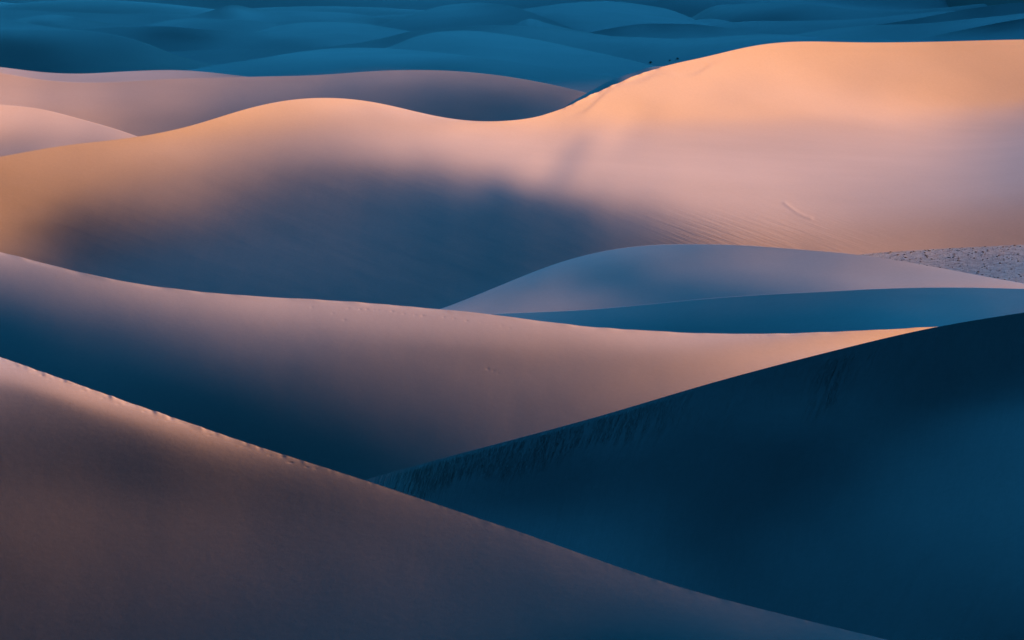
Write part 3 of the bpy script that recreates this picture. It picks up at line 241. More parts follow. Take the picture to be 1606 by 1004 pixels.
 c=[6.21243,6.40453,6.35232,6.37042,6.35928,6.36434,6.36123,6.36234,6.36132,6.36127,6.36068,6.36027,6.35972,6.35911,6.35857,6.3577,6.35731,6.35573,6.35596,6.35256,6.35596,6.34577,6.36449,6.25211,6.40778,6.3643,6.37063,6.36667,6.36833,6.36682,6.36707,6.36639,6.3662,6.36571,6.36529,6.36477,6.36422,6.3636,6.36287,6.36212,6.36116,6.36036,6.35902,6.35835,6.35597,6.35632,6.3502,6.36353,6.36798,6.3772,6.37442,6.37542,6.37403,6.3741,6.37337,6.37303,6.3724,6.37188,6.37122,6.37053,6.36975,6.36887,6.36792,6.36683,6.36569,6.36425,6.36291,6.36092,6.35955,6.35643,6.35593,6.34599,6.38872,6.38119,6.38227,6.38082,6.38078,6.37997,6.3795,6.37882,6.3782,6.37747,6.37669,6.3758,6.37483,6.37373,6.37248,6.37109,6.36949,6.36783,6.36585,6.36387,6.36125,6.35912,6.35539,6.35532,6.38724,6.38901,6.38762,6.38749,6.38675,6.38623,6.38556,6.38486,6.38406,6.38317,6.38218,6.38107,6.37983,6.37847,6.37697,6.37531,6.37348,6.37136,6.36903,6.36632,6.36364,6.36004,6.35726,6.35085,6.39593,6.39429,6.39403,6.39333,6.39282,6.39214,6.39141,6.39058,6.38967,6.38865,6.38752,6.38627,6.38488,6.3833,6.3815,6.37947,6.37718,6.37475,6.37203,6.36909,6.36537,6.361,6.35583,6.35036,6.40238,6.40238,6.40155,6.40091,6.40005,6.39921,6.39824,6.39719,6.39601,6.39471,6.39325,6.39163,6.38982,6.3879,6.38583,6.38355,6.38105,6.37801,6.37465,6.37058,6.36536,6.35951,6.35224,6.34157,6.41114,6.41011,6.40951,6.40863,6.40774,6.40666,6.40549,6.40418,6.4027,6.40106,6.39924,6.39723,6.39506,6.39266,6.38996,6.38695,6.38338,6.37936,6.375,6.36952,6.3631,6.35494,6.34348,6.32967,6.41763,6.41708,6.41613,6.41518,6.41408,6.41285,6.41144,6.40985,6.40811,6.40617,6.40403,6.40165,6.39897,6.39588,6.39229,6.38807,6.38347,6.37859,6.37286,6.3661,6.35782,6.34659,6.33268,6.3164,6.42565,6.42489,6.4241,6.42314,6.42187,6.42039,6.41869,6.41677,6.4146,6.41217,6.40944,6.40638,6.40292,6.39894,6.39431,6.38928,6.38397,6.37788,6.37077,6.36217,6.35115,6.3377,6.32266,6.30589,6.43611,6.43529,6.43433,6.43332,6.43213,6.4306,6.42867,6.42629,6.42347,6.42025,6.41673,6.41284,6.40846,6.4035,6.398,6.39205,6.38545,6.37785,6.36892,6.358,6.34483,6.33,6.31409,6.29625,6.44944,6.44848,6.44745,6.44622,6.4448,6.44322,6.44132,6.43893,6.43588,6.43196,6.42729,6.42211,6.41648,6.41023,6.40359,6.39654,6.38847,6.37915,6.36808,6.35497,6.33991,6.32362,6.30639,6.28743,6.4637,6.46246,6.46101,6.45945,6.45763,6.45549,6.45304,6.4502,6.44679,6.44248,6.43686,6.43023,6.42296,6.41517,6.40706,6.39876,6.38927,6.37839,6.36575,6.3511,6.33474,6.31744,6.29942,6.2795,6.47719,6.47533,6.47318,6.47088,6.46841,6.46574,6.46257,6.45876,6.45429,6.44878,6.44158,6.4332,6.42415,6.41514,6.4063,6.39677,6.38636,6.37435,6.36047,6.345,6.32828,6.31073,6.29243,6.27217,6.48675,6.48513,6.48309,6.48051,6.47683,6.47238,6.46747,6.46224,6.4564,6.44922,6.44031,6.43043,6.42035,6.41061,6.4011,6.39099,6.37954,6.36667,6.3525,6.33715,6.32055,6.3033,6.28527,6.26504,6.49169,6.48902,6.48485,6.47944,6.4743,6.46949,6.46471,6.45928,6.45229,6.44325,6.43257,6.42141,6.41091,6.40102,6.3908,6.37998,6.36828,6.35575,6.34228,6.32763,6.31201,6.2959,6.27841,6.25782,6.4901,6.48268,6.47708,6.47359,6.4701,6.46602,6.46049,6.4528,6.4428,6.43133,6.41977,6.40907,6.39894,6.38869,6.3785,6.3679,6.35684,6.3453,6.33289,6.31939,6.30518,6.29017,6.27244,6.2513,6.48815,6.48687,6.48539,6.48282,6.47901,6.47392,6.46706,6.458,6.4468,6.43407,6.42069,6.40742,6.39525,6.38421,6.37326,6.36238,6.35148,6.34059,6.32909,6.31638,6.30305,6.28824,6.26974,6.2477,6.50287,6.50146,6.49961,6.49753,6.49498,6.49162,6.48704,6.48054,6.47116,6.45802,6.44116,6.42178,6.40265,6.38652,6.37334,6.36184,6.35184,6.34152,6.33017,6.31806,6.30544,6.29136,6.27367,6.25246,6.52446,6.52334,6.52216,6.52079,6.51923,6.51748,6.51544,6.51294,6.50958,6.50446,6.49593,6.48146,6.45912,6.43073,6.40211,6.3783,6.36125,6.34886,6.33746,6.32512,6.31183,6.2981,6.28317,6.26522,6.54994,6.54827,6.54642,6.54443,6.54229,6.53999,6.53754,6.53497,6.53233,6.52965,6.52677,6.52278,6.51505,6.49888,6.47131,6.4352,6.39838,6.3686,6.34831,6.33328,6.31847,6.30378,6.29077,6.27534,6.57459,6.57304,6.57119,6.56905,6.56657,6.56376,6.5606,6.55709,6.55323,6.54903,6.54462,6.54026,6.53601,6.52947,6.51441,6.48651,6.44794,6.40502,6.36744,6.34195,6.32324,6.30744,6.29353,6.27788,6.59362,6.59212,6.59043,6.58851,6.58629,6.58372,6.58071,6.57719,6.57304,6.56826,6.56289,6.55697,6.55074,6.54447,6.53396,6.51159,6.47572,6.43111,6.38639,6.3511,6.32631,6.30824,6.29495,6.28002,6.61296,6.61158,6.61003,6.60826,6.60621,6.60383,6.60108,6.59785,6.59395,6.58911,6.58312,6.5762,6.5686,6.561,6.55229,6.534,6.49978,6.45332,6.40362,6.36103,6.33012,6.3094,6.29568,6.28018,6.62877,6.62724,6.62557,6.62374,6.62174,6.61943,6.61669,6.6135,6.60978,6.60533,6.59976,6.5927,6.58407,6.57484,6.56502,6.54603,6.51085,6.46291,6.41101,6.36501,6.33163,6.31127,6.29605,6.27748,6.63937,6.63809,6.63647,6.63475,6.63273,6.63046,6.62782,6.62474,6.62116,6.61707,6.6122,6.60575,6.59682,6.58608,6.57318,6.55014,6.51195,6.46242,6.41008,6.36444,6.3322,6.31236,6.29561,6.27436,6.64896,6.64766,6.64623,6.64452,6.64255,6.64023,6.63751,6.63432,6.63062,6.62632,6.62152,6.61594,6.60839,6.59773,6.58249,6.55632,6.51545,6.46367,6.40957,6.36341,6.33307,6.31466,6.29795,6.27661,6.65824,6.65725,6.65561,6.65394,6.65193,6.64968,6.64706,6.64404,6.64057,6.63664,6.63225,6.62727,6.62147,6.61333,6.59819,6.56926,6.5245,6.46869,6.41116,6.36388,6.33511,6.31762,6.30155,6.28136,6.66754,6.6657,6.6643,6.66252,6.66062,6.65839,6.65585,6.65296,6.64974,6.64609,6.64198,6.63735,6.63213,6.62562,6.61126,6.58044,6.53188,6.47156,6.41082,6.3639,6.33746,6.3207,6.30468,6.28587,6.6745,6.67397,6.67202,6.67033,6.66822,6.66604,6.66356,6.66081,6.65769,6.65419,6.65028,6.64565,6.64022,6.63387,6.61784,6.58263,6.52892,6.46552,6.40579,6.36254,6.33902,6.3228,6.30718,6.28816,6.68478,6.68193,6.68072,6.67855,6.67639,6.67385,6.67115,6.66816,6.66487,6.66113,6.65678,6.65191,6.64739,6.63963,6.61686,6.57308,6.51312,6.44892,6.39455,6.3591,6.33985,6.32438,6.30895,6.29268,6.68789,6.69001,6.68707,6.68548,6.68301,6.68059,6.67773,6.67466,6.67119,6.66743,6.66359,6.65916,6.65063,6.6313,6.59663,6.54824,6.49236,6.43735,6.39148,6.35967,6.34039,6.32546,6.31146,6.29251,6.70321,6.69463,6.6945,6.69158,6.68954,6.68676,6.68403,6.68091,6.67772,6.67435,6.66991,6.66122,6.64376,6.6145,6.57383,6.52524,6.47396,6.42593,6.38634,6.35855,6.34062,6.32724,6.31185,6.2981,6.69416,6.7051,6.6991,6.69865,6.69538,6.69321,6.69026,6.68748,6.68434,6.68015,6.67208,6.65665,6.63147,6.59639,6.55337,6.50587,6.45842,6.41553,6.38137,6.3572,6.34149,6.3279,6.31593,6.2914,6.74918,6.70429,6.70856,6.70251,6.70252,6.6991,6.69711,6.69407,6.69042,6.68323,6.66988,6.64814,6.61758,6.5792,6.53526,6.4891,6.44447,6.40586,6.37585,6.35623,6.34136,6.33144,6.3177,6.32563,6.55742,6.75685,6.70158,6.71958,6.70605,6.7096,6.70403,6.70144,6.6932,6.68092,6.66115,6.6342,6.60022,6.56082,6.51856,6.47573,6.43642,6.40141,6.37619,6.3545,6.34636,6.3268,6.34079,6.21821]),
'S': dict(ua=777.209, ub=1146.300, n=(14, 5), crest=[(724,220.226),(732,218.158),(740,216.075),(748,213.976),(756,211.864),(764,209.737),(772,207.596),(780,205.441),(788,203.274),(796,201.095),(804,198.936),(812,196.947),(820,195.025),(828,193.029),(836,190.817),(844,188.247),(852,185.193),(860,181.819),(868,178.072),(876,173.72),(884,168.591),(892,163.165),(900,158.0),(908,153.271),(916,148.73),(924,144.298),(932,139.892),(940,135.37),(948,130.92),(956,126.825),(964,123.359),(972,120.52),(980,118.037),(988,115.625),(996,113.021),(1004,110.316),(1012,107.858),(1020,106.0),(1028,104.887),(1036,104.295),(1044,104.022),(1052,104.055),(1060,104.547),(1068,105.387),(1076,106.465),(1084,107.668),(1092,108.883),(1100,110.0),(1108,111.083),(1116,112.269),(1124,113.549),(1132,114.915),(1140,116.361),(1148,117.878),(1156,119.459),(1164,121.096),(1172,122.781),(1180,124.506),(1188,126.264),(1196,128.048),(1204,129.848)],
 vb=([777.209,783.92,790.631,797.341,804.052,810.763,817.474,824.184,830.895,837.606,844.317,851.027,857.738,864.449,871.16,877.87,884.581,891.292,898.003,904.713,911.424,918.135,924.846,931.556,938.267,944.978,951.689,958.399,965.11,971.821,978.532,985.242,991.953,998.664,1005.375,1012.085,1018.796,1025.507,1032.218,1038.928,1045.639,1052.35,1059.061,1065.771,1072.482,1079.193,1085.904,1092.614,1099.325,1106.036,1112.747,1119.457,1126.168,1132.879,1139.59,1146.3], [269.418,269.049,268.62,268.126,267.559,266.915,266.186,265.366,264.45,263.433,262.308,261.074,259.725,258.261,256.679,254.979,253.161,251.227,249.181,247.026,244.77,242.42,239.983,237.47,234.894,232.265,229.597,226.904,224.202,221.505,218.828,216.188,213.597,211.072,208.624,206.267,204.011,201.866,199.839,197.936,196.163,194.521,193.012,191.634,190.386,189.263,188.261,187.374,186.593,185.913,185.324,184.819,184.389,184.027,183.724,183.473]),
 c=[6.55733,6.63416,6.599,6.65047,6.23229,6.63907,6.61595,6.61456,6.56377,6.20236,6.62027,6.6209,6.61704,6.56629,6.14429,6.61812,6.62929,6.60253,6.52267,6.34841,6.63658,6.62492,6.62995,6.5055,6.47301,6.65258,6.63895,6.6273,6.52964,6.48721,6.70433,6.63996,6.64779,6.53226,6.56068,6.66181,6.65307,6.63921,6.56228,6.46204,6.67173,6.6586,6.64414,6.57233,6.46401,6.66335,6.65801,6.64198,6.57452,6.54983,6.65118,6.65017,6.62815,6.59144,6.55184,6.63948,6.635,6.6208,6.60818,6.54433,6.62983,6.62647,6.62771,6.61483,6.56222,6.63526,6.63997,6.62798,6.61653,6.5903]),
'G': dict(ua=-300.000, ub=323.537, n=(10, 6), crest=[(-300,149.983),(-288,150.376),(-276,150.754),(-264,151.115),(-252,151.463),(-240,151.801),(-228,152.137),(-216,152.474),(-204,152.821),(-192,153.182),(-180,153.565),(-168,153.974),(-156,154.416),(-144,154.896),(-132,155.421),(-120,155.994),(-108,156.616),(-96,157.282),(-84,157.987),(-72,158.728),(-60,159.503),(-48,160.318),(-36,161.175),(-24,162.077),(-12,163.017),(0,163.986),(12,164.987),(24,166.061),(36,167.294),(48,168.8),(60,170.678),(72,172.976),(84,175.669),(96,178.672),(108,181.87),(120,185.154),(132,188.449),(144,191.742),(156,195.077),(168,198.537),(180,202.201),(192,206.102),(204,210.19),(216,214.343),(228,218.426),(240,222.355),(252,226.109),(264,229.709),(276,233.192),(288,236.587),(300,239.906),(312,243.146),(324,246.294),(336,249.341),(348,252.282),(360,255.121),(372,257.863)],
 vb=([-300.0,-288.663,-277.326,-265.989,-254.652,-243.315,-231.978,-220.641,-209.304,-197.967,-186.63,-175.293,-163.956,-152.619,-141.282,-129.944,-118.607,-107.27,-95.933,-84.596,-73.259,-61.922,-50.585,-39.248,-27.911,-16.574,-5.237,6.1,17.437,28.774,40.111,51.448,62.785,74.122,85.459,96.796,108.133,119.47,130.807,142.144,153.481,164.818,176.155,187.493,198.83,210.167,221.504,232.841,244.178,255.515,266.852,278.189,289.526,300.863,312.2,323.537], [310.862,310.467,309.974,309.369,308.642,307.785,306.794,305.667,304.407,303.018,301.511,299.897,298.189,296.401,294.547,292.642,290.697,288.726,286.739,284.748,282.76,280.787,278.837,276.923,275.058,273.261,271.552,269.956,268.503,267.223,266.152,265.32,264.762,264.505,264.569,264.969,265.705,266.77,268.141,269.786,271.664,273.724,275.913,278.171,280.444,282.677,284.823,286.843,288.704,290.384,291.87,293.159,294.255,295.167,295.912,296.506]),
 c=[6.53282,6.53648,6.52544,6.50713,6.49744,6.35754,6.56285,6.54636,6.53521,6.51523,6.49513,6.33929,6.55901,6.55573,6.54177,6.52189,6.49548,6.34017,6.58588,6.56364,6.55166,6.52927,6.50008,6.35513,6.57714,6.562,6.55509,6.53366,6.50897,6.36777,6.57617,6.575,6.56588,6.54369,6.50534,6.40237,6.56768,6.56162,6.55075,6.53117,6.49905,6.37707,6.53501,6.53186,6.52471,6.50812,6.4694,6.23003,6.51154,6.50787,6.50147,6.49008,6.49054,6.51893,6.49432,6.50269,6.50456,6.53047,6.52105,6.39212]),
'H': dict(ua=-300.000, ub=977.579, n=(16, 8), crest=[(-300,104.918),(-288,105.169),(-276,105.355),(-264,105.469),(-252,105.511),(-240,105.493),(-228,105.426),(-216,105.324),(-204,105.203),(-192,105.077),(-180,104.96),(-168,104.868),(-156,104.816),(-144,104.817),(-132,104.888),(-120,105.041),(-108,105.293),(-96,105.657),(-84,106.149),(-72,106.784),(-60,107.575),(-48,108.539),(-36,109.691),(-24,111.047),(-12,112.623),(0,114.421),(12,116.412),(24,118.525),(36,120.647),(48,122.648),(60,124.423),(72,125.916),(84,127.116),(96,128.048),(108,128.744),(120,129.237),(132,129.547),(144,129.682),(156,129.635),(168,129.4),(180,128.985),(192,128.418),(204,127.747),(216,127.028),(228,126.315),(240,125.65),(252,125.056),(264,124.532),(276,124.067),(288,123.645),(300,123.256),(312,122.889),(324,122.539),(336,122.201),(348,121.872),(360,121.55),(372,121.238),(384,120.942),(396,120.668),(408,120.415),(420,120.179),(432,119.946),(444,119.699),(456,119.419),(468,119.085),(480,118.677),(492,118.174),(504,117.561),(516,116.835),(528,116.009),(540,115.116),(552,114.2),(564,113.313),(576,112.502),(588,111.801),(600,111.228),(612,110.784),(624,110.458),(636,110.244),(648,110.144),(660,110.165),(672,110.321),(684,110.622),(696,111.074),(708,111.68),(720,112.439),(732,113.347),(744,114.401),(756,115.6),(768,116.945),(780,118.435),(792,120.072),(804,121.856),(816,123.788),(828,125.864),(840,128.081),(852,130.433),(864,132.917),(876,135.53),(888,138.276),(900,141.16),(912,144.194),(924,147.388),(936,150.744),(948,154.242),(960,157.839),(972,161.476),(984,165.096),(996,168.656),(1008,172.134),(1020,175.529),(1032,178.85)],
 vb=([-300.0,-276.771,-253.543,-230.314,-207.085,-183.856,-160.628,-137.399,-114.17,-90.942,-67.713,-44.484,-21.255,1.973,25.202,48.431,71.659,94.888,118.117,141.346,164.574,187.803,211.032,234.261,257.489,280.718,303.947,327.175,350.404,373.633,396.862,420.09,443.319,466.548,489.776,513.005,536.234,559.463,582.691,605.92,629.149,652.377,675.606,698.835,722.064,745.292,768.521,791.75,814.978,838.207,861.436,884.665,907.893,931.122,954.351,977.579], [165.004,165.495,166.136,166.933,167.892,169.019,170.328,171.842,173.605,175.683,178.153,181.097,184.579,188.615,193.151,198.045,203.073,207.955,212.397,216.149,219.046,221.019,222.07,222.234,221.531,219.957,217.5,214.174,210.062,205.345,200.302,195.304,190.768,187.106,184.654,183.599,183.938,185.47,187.847,190.653,193.494,196.06,198.164,199.734,200.781,201.361,201.521,201.28,200.619,199.501,197.913,195.903,193.604,191.217,188.97,187.052]),
 c=[6.66063,6.73829,6.71504,6.71885,6.7107,6.69712,6.69114,6.62171,6.74582,6.72637,6.72677,6.72227,6.71553,6.70797,6.68865,6.67766,6.73371,6.7367,6.7338,6.72945,6.72316,6.71217,6.69628,6.66528,6.74949,6.74568,6.7417,6.73642,6.72943,6.71866,6.69672,6.66958,6.74812,6.74654,6.74407,6.7399,6.73294,6.71713,6.69364,6.67323,6.74198,6.73992,6.73626,6.7304,6.71962,6.70368,6.68714,6.66628,6.74551,6.74234,6.73776,6.73008,6.71774,6.70283,6.68288,6.64744,6.74999,6.74711,6.74168,6.73277,6.72071,6.70354,6.68163,6.65103,6.74976,6.74608,6.74064,6.73316,6.72196,6.70643,6.68615,6.66399,6.7407,6.73857,6.73533,6.72992,6.7214,6.70932,6.69483,6.67288,6.7419,6.73866,6.73338,6.72548,6.71468,6.7017,6.68432,6.66114,6.73387,6.72971,6.72365,6.71526,6.70431,6.69027,6.67124,6.64458,6.71431,6.71159,6.70741,6.70106,6.69198,6.68027,6.66404,6.63775,6.69273,6.69104,6.68844,6.68458,6.67893,6.67017,6.65573,6.61164,6.6682,6.66803,6.66765,6.66676,6.66426,6.65989,6.64952,6.62867,6.67425,6.67433,6.67471,6.67628,6.68261,6.69993,6.73102,6.78802]),
'J': dict(ua=-300.000, ub=441.955, n=(12, 5), crest=[(-300,84.99),(-288,85.695),(-276,86.391),(-264,87.077),(-252,87.756),(-240,88.429),(-228,89.101),(-216,89.774),(-204,90.452),(-192,91.138),(-180,91.837),(-168,92.551),(-156,93.283),(-144,94.038),(-132,94.817),(-120,95.621),(-108,96.444),(-96,97.281),(-84,98.122),(-72,98.968),(-60,99.831),(-48,100.732),(-36,101.697),(-24,102.754),(-12,103.936),(0,105.263),(12,106.734),(24,108.301),(36,109.874),(48,111.347),(60,112.633),(72,113.693),(84,114.52),(96,115.12),(108,115.49),(120,115.615),(132,115.485),(144,115.114),(156,114.553),(168,113.879),(180,113.177),(192,112.508),(204,111.9),(216,111.35),(228,110.862),(240,110.461),(252,110.195),(264,110.121),(276,110.286),(288,110.713),(300,111.393),(312,112.292),(324,113.366),(336,114.575),(348,115.887),(360,117.281),(372,118.738),(384,120.237),(396,121.757),(408,123.284),(420,124.816),(432,126.35),(444,127.886),(456,129.421),(468,130.95),(480,132.472),(492,133.985)],
 vb=([-300.0,-286.51,-273.02,-259.53,-246.04,-232.55,-219.059,-205.569,-192.079,-178.589,-165.099,-151.609,-138.119,-124.629,-111.139,-97.649,-84.159,-70.668,-57.178,-43.688,-30.198,-16.708,-3.218,10.272,23.762,37.252,50.742,64.232,77.723,91.213,104.703,118.193,131.683,145.173,158.663,172.153,185.643,199.133,212.623,226.114,239.604,253.094,266.584,280.074,293.564,307.054,320.544,334.034,347.524,361.014,374.504,387.995,401.485,414.975,428.465,441.955], [117.549,117.579,117.626,117.698,117.803,117.953,118.161,118.44,118.806,119.272,119.852,120.557,121.393,122.362,123.461,124.679,125.998,127.397,128.847,130.316,131.772,133.182,134.516,135.75,136.863,137.844,138.686,139.391,139.963,140.414,140.757,141.007,141.177,141.281,141.333,141.345,141.33,141.302,141.274,141.265,141.29,141.365,141.507,141.725,142.024,142.402,142.852,143.356,143.895,144.445,144.983,145.488,145.943,146.339,146.67,146.937]),
 c=[6.62576,6.84202,6.76275,6.76725,6.4572,6.85136,6.79285,6.792,6.75746,6.69047,6.80622,6.80912,6.79268,6.76773,6.68252,6.83771,6.80323,6.79813,6.77299,6.70604,6.85793,6.82453,6.81835,6.78763,6.69014,6.82994,6.82756,6.81677,6.7897,6.70556,6.80937,6.80928,6.80163,6.77671,6.68963,6.8297,6.81926,6.79976,6.76908,6.62921,6.81667,6.80956,6.79483,6.7559,6.67924,6.77326,6.77292,6.76567,6.75091,6.72552,6.7559,6.75146,6.75221,6.74104,6.76242,6.74413,6.76368,6.75355,6.78512,6.55083]),
'I2': dict(ua=233.605, ub=1027.277, n=(14, 5), crest=[(180,127.927),(192,126.171),(204,124.386),(216,122.552),(228,120.661),(240,118.72),(252,116.742),(264,114.739),(276,112.721),(288,110.703),(300,108.696),(312,106.713),(324,104.764),(336,102.858),(348,100.992),(360,99.152),(372,97.32),(384,95.479),(396,93.603),(408,91.65),(420,89.594),(432,87.479),(444,85.386),(456,83.404),(468,81.618),(480,80.086),(492,78.794),(504,77.697),(516,76.781),(528,76.051),(540,75.515),(552,75.182),(564,75.067),(576,75.18),(588,75.5),(600,75.983),(612,76.582),(624,77.277),(636,78.084),(648,79.013),(660,80.051),(672,81.174),(684,82.362),(696,83.596),(708,84.876),(720,86.219),(732,87.628),(744,89.1),(756,90.627),(768,92.202),(780,93.819),(792,95.471),(804,97.166),(816,98.925),(828,100.759),(840,102.651),(852,104.573),(864,106.494),(876,108.386),(888,110.218),(900,111.969),(912,113.636),(924,115.244),(936,116.823),(948,118.405),(960,120.018),(972,121.678),(984,123.384),(996,125.126),(1008,126.892),(1020,128.671),(1032,130.45),(1044,132.218),(1056,133.963),(1068,135.673),(1080,137.336)],
 vb=([233.605,248.035,262.465,276.896,291.326,305.757,320.187,334.617,349.048,363.478,377.909,392.339,406.769,421.2,435.63,450.061,464.491,478.921,493.352,507.782,522.213,536.643,551.073,565.504,579.934,594.365,608.795,623.225,637.656,652.086,666.517,680.947,695.377,709.808,724.238,738.669,753.099,767.529,781.96,796.39,810.821,825.251,839.681,854.112,868.542,882.973,897.403,911.833,926.264,940.694,955.125,969.555,983.985,998.416,1012.846,1027.277], [138.838,138.497,138.086,137.611,137.084,136.521,135.944,135.375,134.832,134.331,133.879,133.479,133.124,132.803,132.502,132.205,131.897,131.565,131.201,130.8,130.364,129.902,129.428,128.966,128.542,128.191,127.949,127.854,127.942,128.241,128.773,129.552,130.581,131.852,133.347,135.039,136.89,138.856,140.883,142.916,144.897,146.769,148.481,149.988,151.257,152.268,153.013,153.497,153.74,153.769,153.618,153.327,152.94,152.497,152.035,151.588]),
 c=[6.8863,7.07623,6.9757,7.01456,6.68887,7.0119,6.97301,6.96824,6.8907,6.89687,6.9589,6.97433,6.92847,6.90839,6.88088,6.98297,6.94218,6.93755,6.91602,6.86944,6.95007,6.98552,6.94572,6.91746,6.84648,7.04361,7.05084,6.96383,6.90378,6.862,7.11931,7.07337,6.93918,6.91477,6.88867,7.00733,6.9709,6.94073,6.93201,6.87892,6.95818,6.95756,6.951,6.93089,6.88248,6.9683,6.96511,6.95417,6.92912,6.8672,6.95909,6.95567,6.94805,6.92339,6.85399,6.94837,6.94712,6.93885,6.91661,6.84248,6.9353,6.92896,6.92733,6.90906,6.89787,6.89478,6.92417,6.9028,6.92642,6.71223]),
'I1': dict(ua=-300.000, ub=392.258, n=(14, 5), crest=[(-300,49.998),(-288,49.69),(-276,49.371),(-264,49.045),(-252,48.711),(-240,48.373),(-228,48.035),(-216,47.697),(-204,47.362),(-192,47.035),(-180,46.716),(-168,46.409),(-156,46.115),(-144,45.839),(-132,45.582),(-120,45.346),(-108,45.133),(-96,44.931),(-84,44.719),(-72,44.496),(-60,44.277),(-48,44.086),(-36,43.944),(-24,43.875),(-12,43.902),(0,44.043),(12,44.301),(24,44.657),(36,45.079),(48,45.531),(60,45.96),(72,46.294),(84,46.52),(96,46.715),(108,46.988),(120,47.452),(132,48.222),(144,49.391),(156,50.976),(168,52.906),(180,55.143),(192,57.706),(204,60.633),(216,63.989),(228,67.9),(240,72.398),(252,77.243),(264,82.046),(276,86.431),(288,90.2),(300,93.444),(312,96.396),(324,99.299),(336,102.338),(348,105.555),(360,108.883),(372,112.251),(384,115.603),(396,118.889),(408,122.08),(420,125.174),(432,128.177),(444,131.091)],
 vb=([-300.0,-287.413,-274.827,-262.24,-249.654,-237.067,-224.481,-211.894,-199.308,-186.721,-174.135,-161.548,-148.962,-136.375,-123.789,-111.202,-98.616,-86.029,-73.443,-60.856,-48.27,-35.683,-23.097,-10.51,2.076,14.663,27.249,39.836,52.422,65.009,77.595,90.182,102.768,115.355,127.941,140.528,153.114,165.701,178.287,190.874,203.46,216.047,228.633,241.22,253.806,266.393,278.979,291.566,304.152,316.739,329.325,341.912,354.498,367.085,379.671,392.258], [102.216,102.621,103.085,103.606,104.184,104.814,105.496,106.225,106.999,107.815,108.673,109.57,110.507,111.482,112.493,113.539,114.613,115.709,116.818,117.927,119.024,120.093,121.119,122.087,122.984,123.797,124.52,125.147,125.677,126.112,126.459,126.724,126.918,127.052,127.135,127.18,127.202,127.216,127.24,127.294,127.398,127.572,127.833,128.195,128.664,129.241,129.915,130.669,131.479,132.316,133.149,133.949,134.691,135.356,135.933,136.416]),
 c=[6.91236,7.04595,6.97068,6.97323,6.85949,7.01983,6.98419,6.97737,6.95289,6.93874,6.97861,6.98495,6.97269,6.95946,6.92903,6.99464,6.98476,6.977,6.96046,6.94456,6.98376,6.99094,6.97674,6.97041,6.93046,7.01132,6.9907,6.98905,6.97084,6.91755,7.01208,7.00275,6.9865,6.97011,6.90096,7.00778,6.99922,6.98393,6.96555,6.89682,7.00494,7.00028,6.98836,6.96073,6.89776,6.99458,6.99152,6.98282,6.96118,6.91211,6.98546,6.98367,6.98045,6.96657,6.95215,6.98811,6.98791,6.98348,6.9756,6.9514,6.98925,6.98673,6.98648,6.97777,6.89545,6.96619,6.97617,6.96056,6.94006,6.85284]),
'I3': dict(ua=548.353, ub=1088.018, n=(14, 5), crest=[(492,99.324),(504,97.326),(516,95.333),(528,93.366),(540,91.357),(552,89.215),(564,86.847),(576,84.16),(588,81.059),(600,77.427),(612,73.128),(624,68.25),(636,63.319),(648,58.992),(660,55.573),(672,52.956),(684,50.977),(696,49.536),(708,48.595),(720,48.157),(732,48.22),(744,48.766),(756,49.713),(768,50.982),(780,52.541),(792,54.306),(804,56.167),(816,58.085),(828,60.085),(840,62.202),(852,64.466),(864,66.91),(876,69.534),(888,72.258),(900,74.963),(912,77.588),(924,80.149),(936,82.683),(948,85.228),(960,87.819),(972,90.495),(984,93.275),(996,96.127),(1008,98.978),(1020,101.744),(1032,104.363),(1044,106.817),(1056,109.121),(1068,111.292),(1080,113.342),(1092,115.284),(1104,117.132),(1116,118.897),(1128,120.592),(1140,122.23)],
 vb=([548.353,558.165,567.977,577.789,587.601,597.413,607.225,617.038,626.85,636.662,646.474,656.286,666.098,675.91,685.722,695.534,705.346,715.158,724.97,734.783,744.595,754.407,764.219,774.031,783.843,793.655,803.467,813.279,823.091,832.903,842.715,852.528,862.34,872.152,881.964,891.776,901.588,911.4,921.212,931.024,940.836,950.648,960.46,970.273,980.085,989.897,999.709,1009.521,1019.333,1029.145,1038.957,1048.769,1058.581,1068.393,1078.205,1088.018], [109.092,108.904,108.693,108.464,108.223,107.98,107.745,107.532,107.354,107.228,107.168,107.19,107.306,107.527,107.862,108.314,108.884,109.57,110.366,111.263,112.251,113.316,114.445,115.623,116.835,118.067,119.304,120.532,121.738,122.911,124.041,125.118,126.135,127.086,127.966,128.772,129.503,130.159,130.743,131.26,131.713,132.109,132.454,132.754,133.014,133.24,133.438,133.612,133.764,133.899,134.017,134.122,134.213,134.293,134.361,134.42]),
 c=[6.95884,7.07113,7.01786,7.0637,6.86408,7.07899,7.0536,7.06178,7.04239,7.06981,7.07255,7.07914,7.06562,7.06518,6.96616,7.11593,7.11336,7.10137,7.06268,6.83919,7.16303,7.14106,7.12381,7.04699,6.80832,7.19436,7.18618,7.12386,7.00905,6.94266,7.19252,7.16812,7.10157,7.0122,6.96392,7.1524,7.15226,7.08733,7.02027,6.94487,7.1378,7.12206,7.07357,7.02549,6.92229,7.09878,7.09013,7.06475,7.02105,6.93091,7.06933,7.06397,7.0537,7.0216,6.95475,7.05062,7.05097,7.04217,7.02493,6.94788,7.05137,7.04062,7.04274,7.01753,6.99696,7.00046,7.05584,7.01114,7.04956,6.80137]),
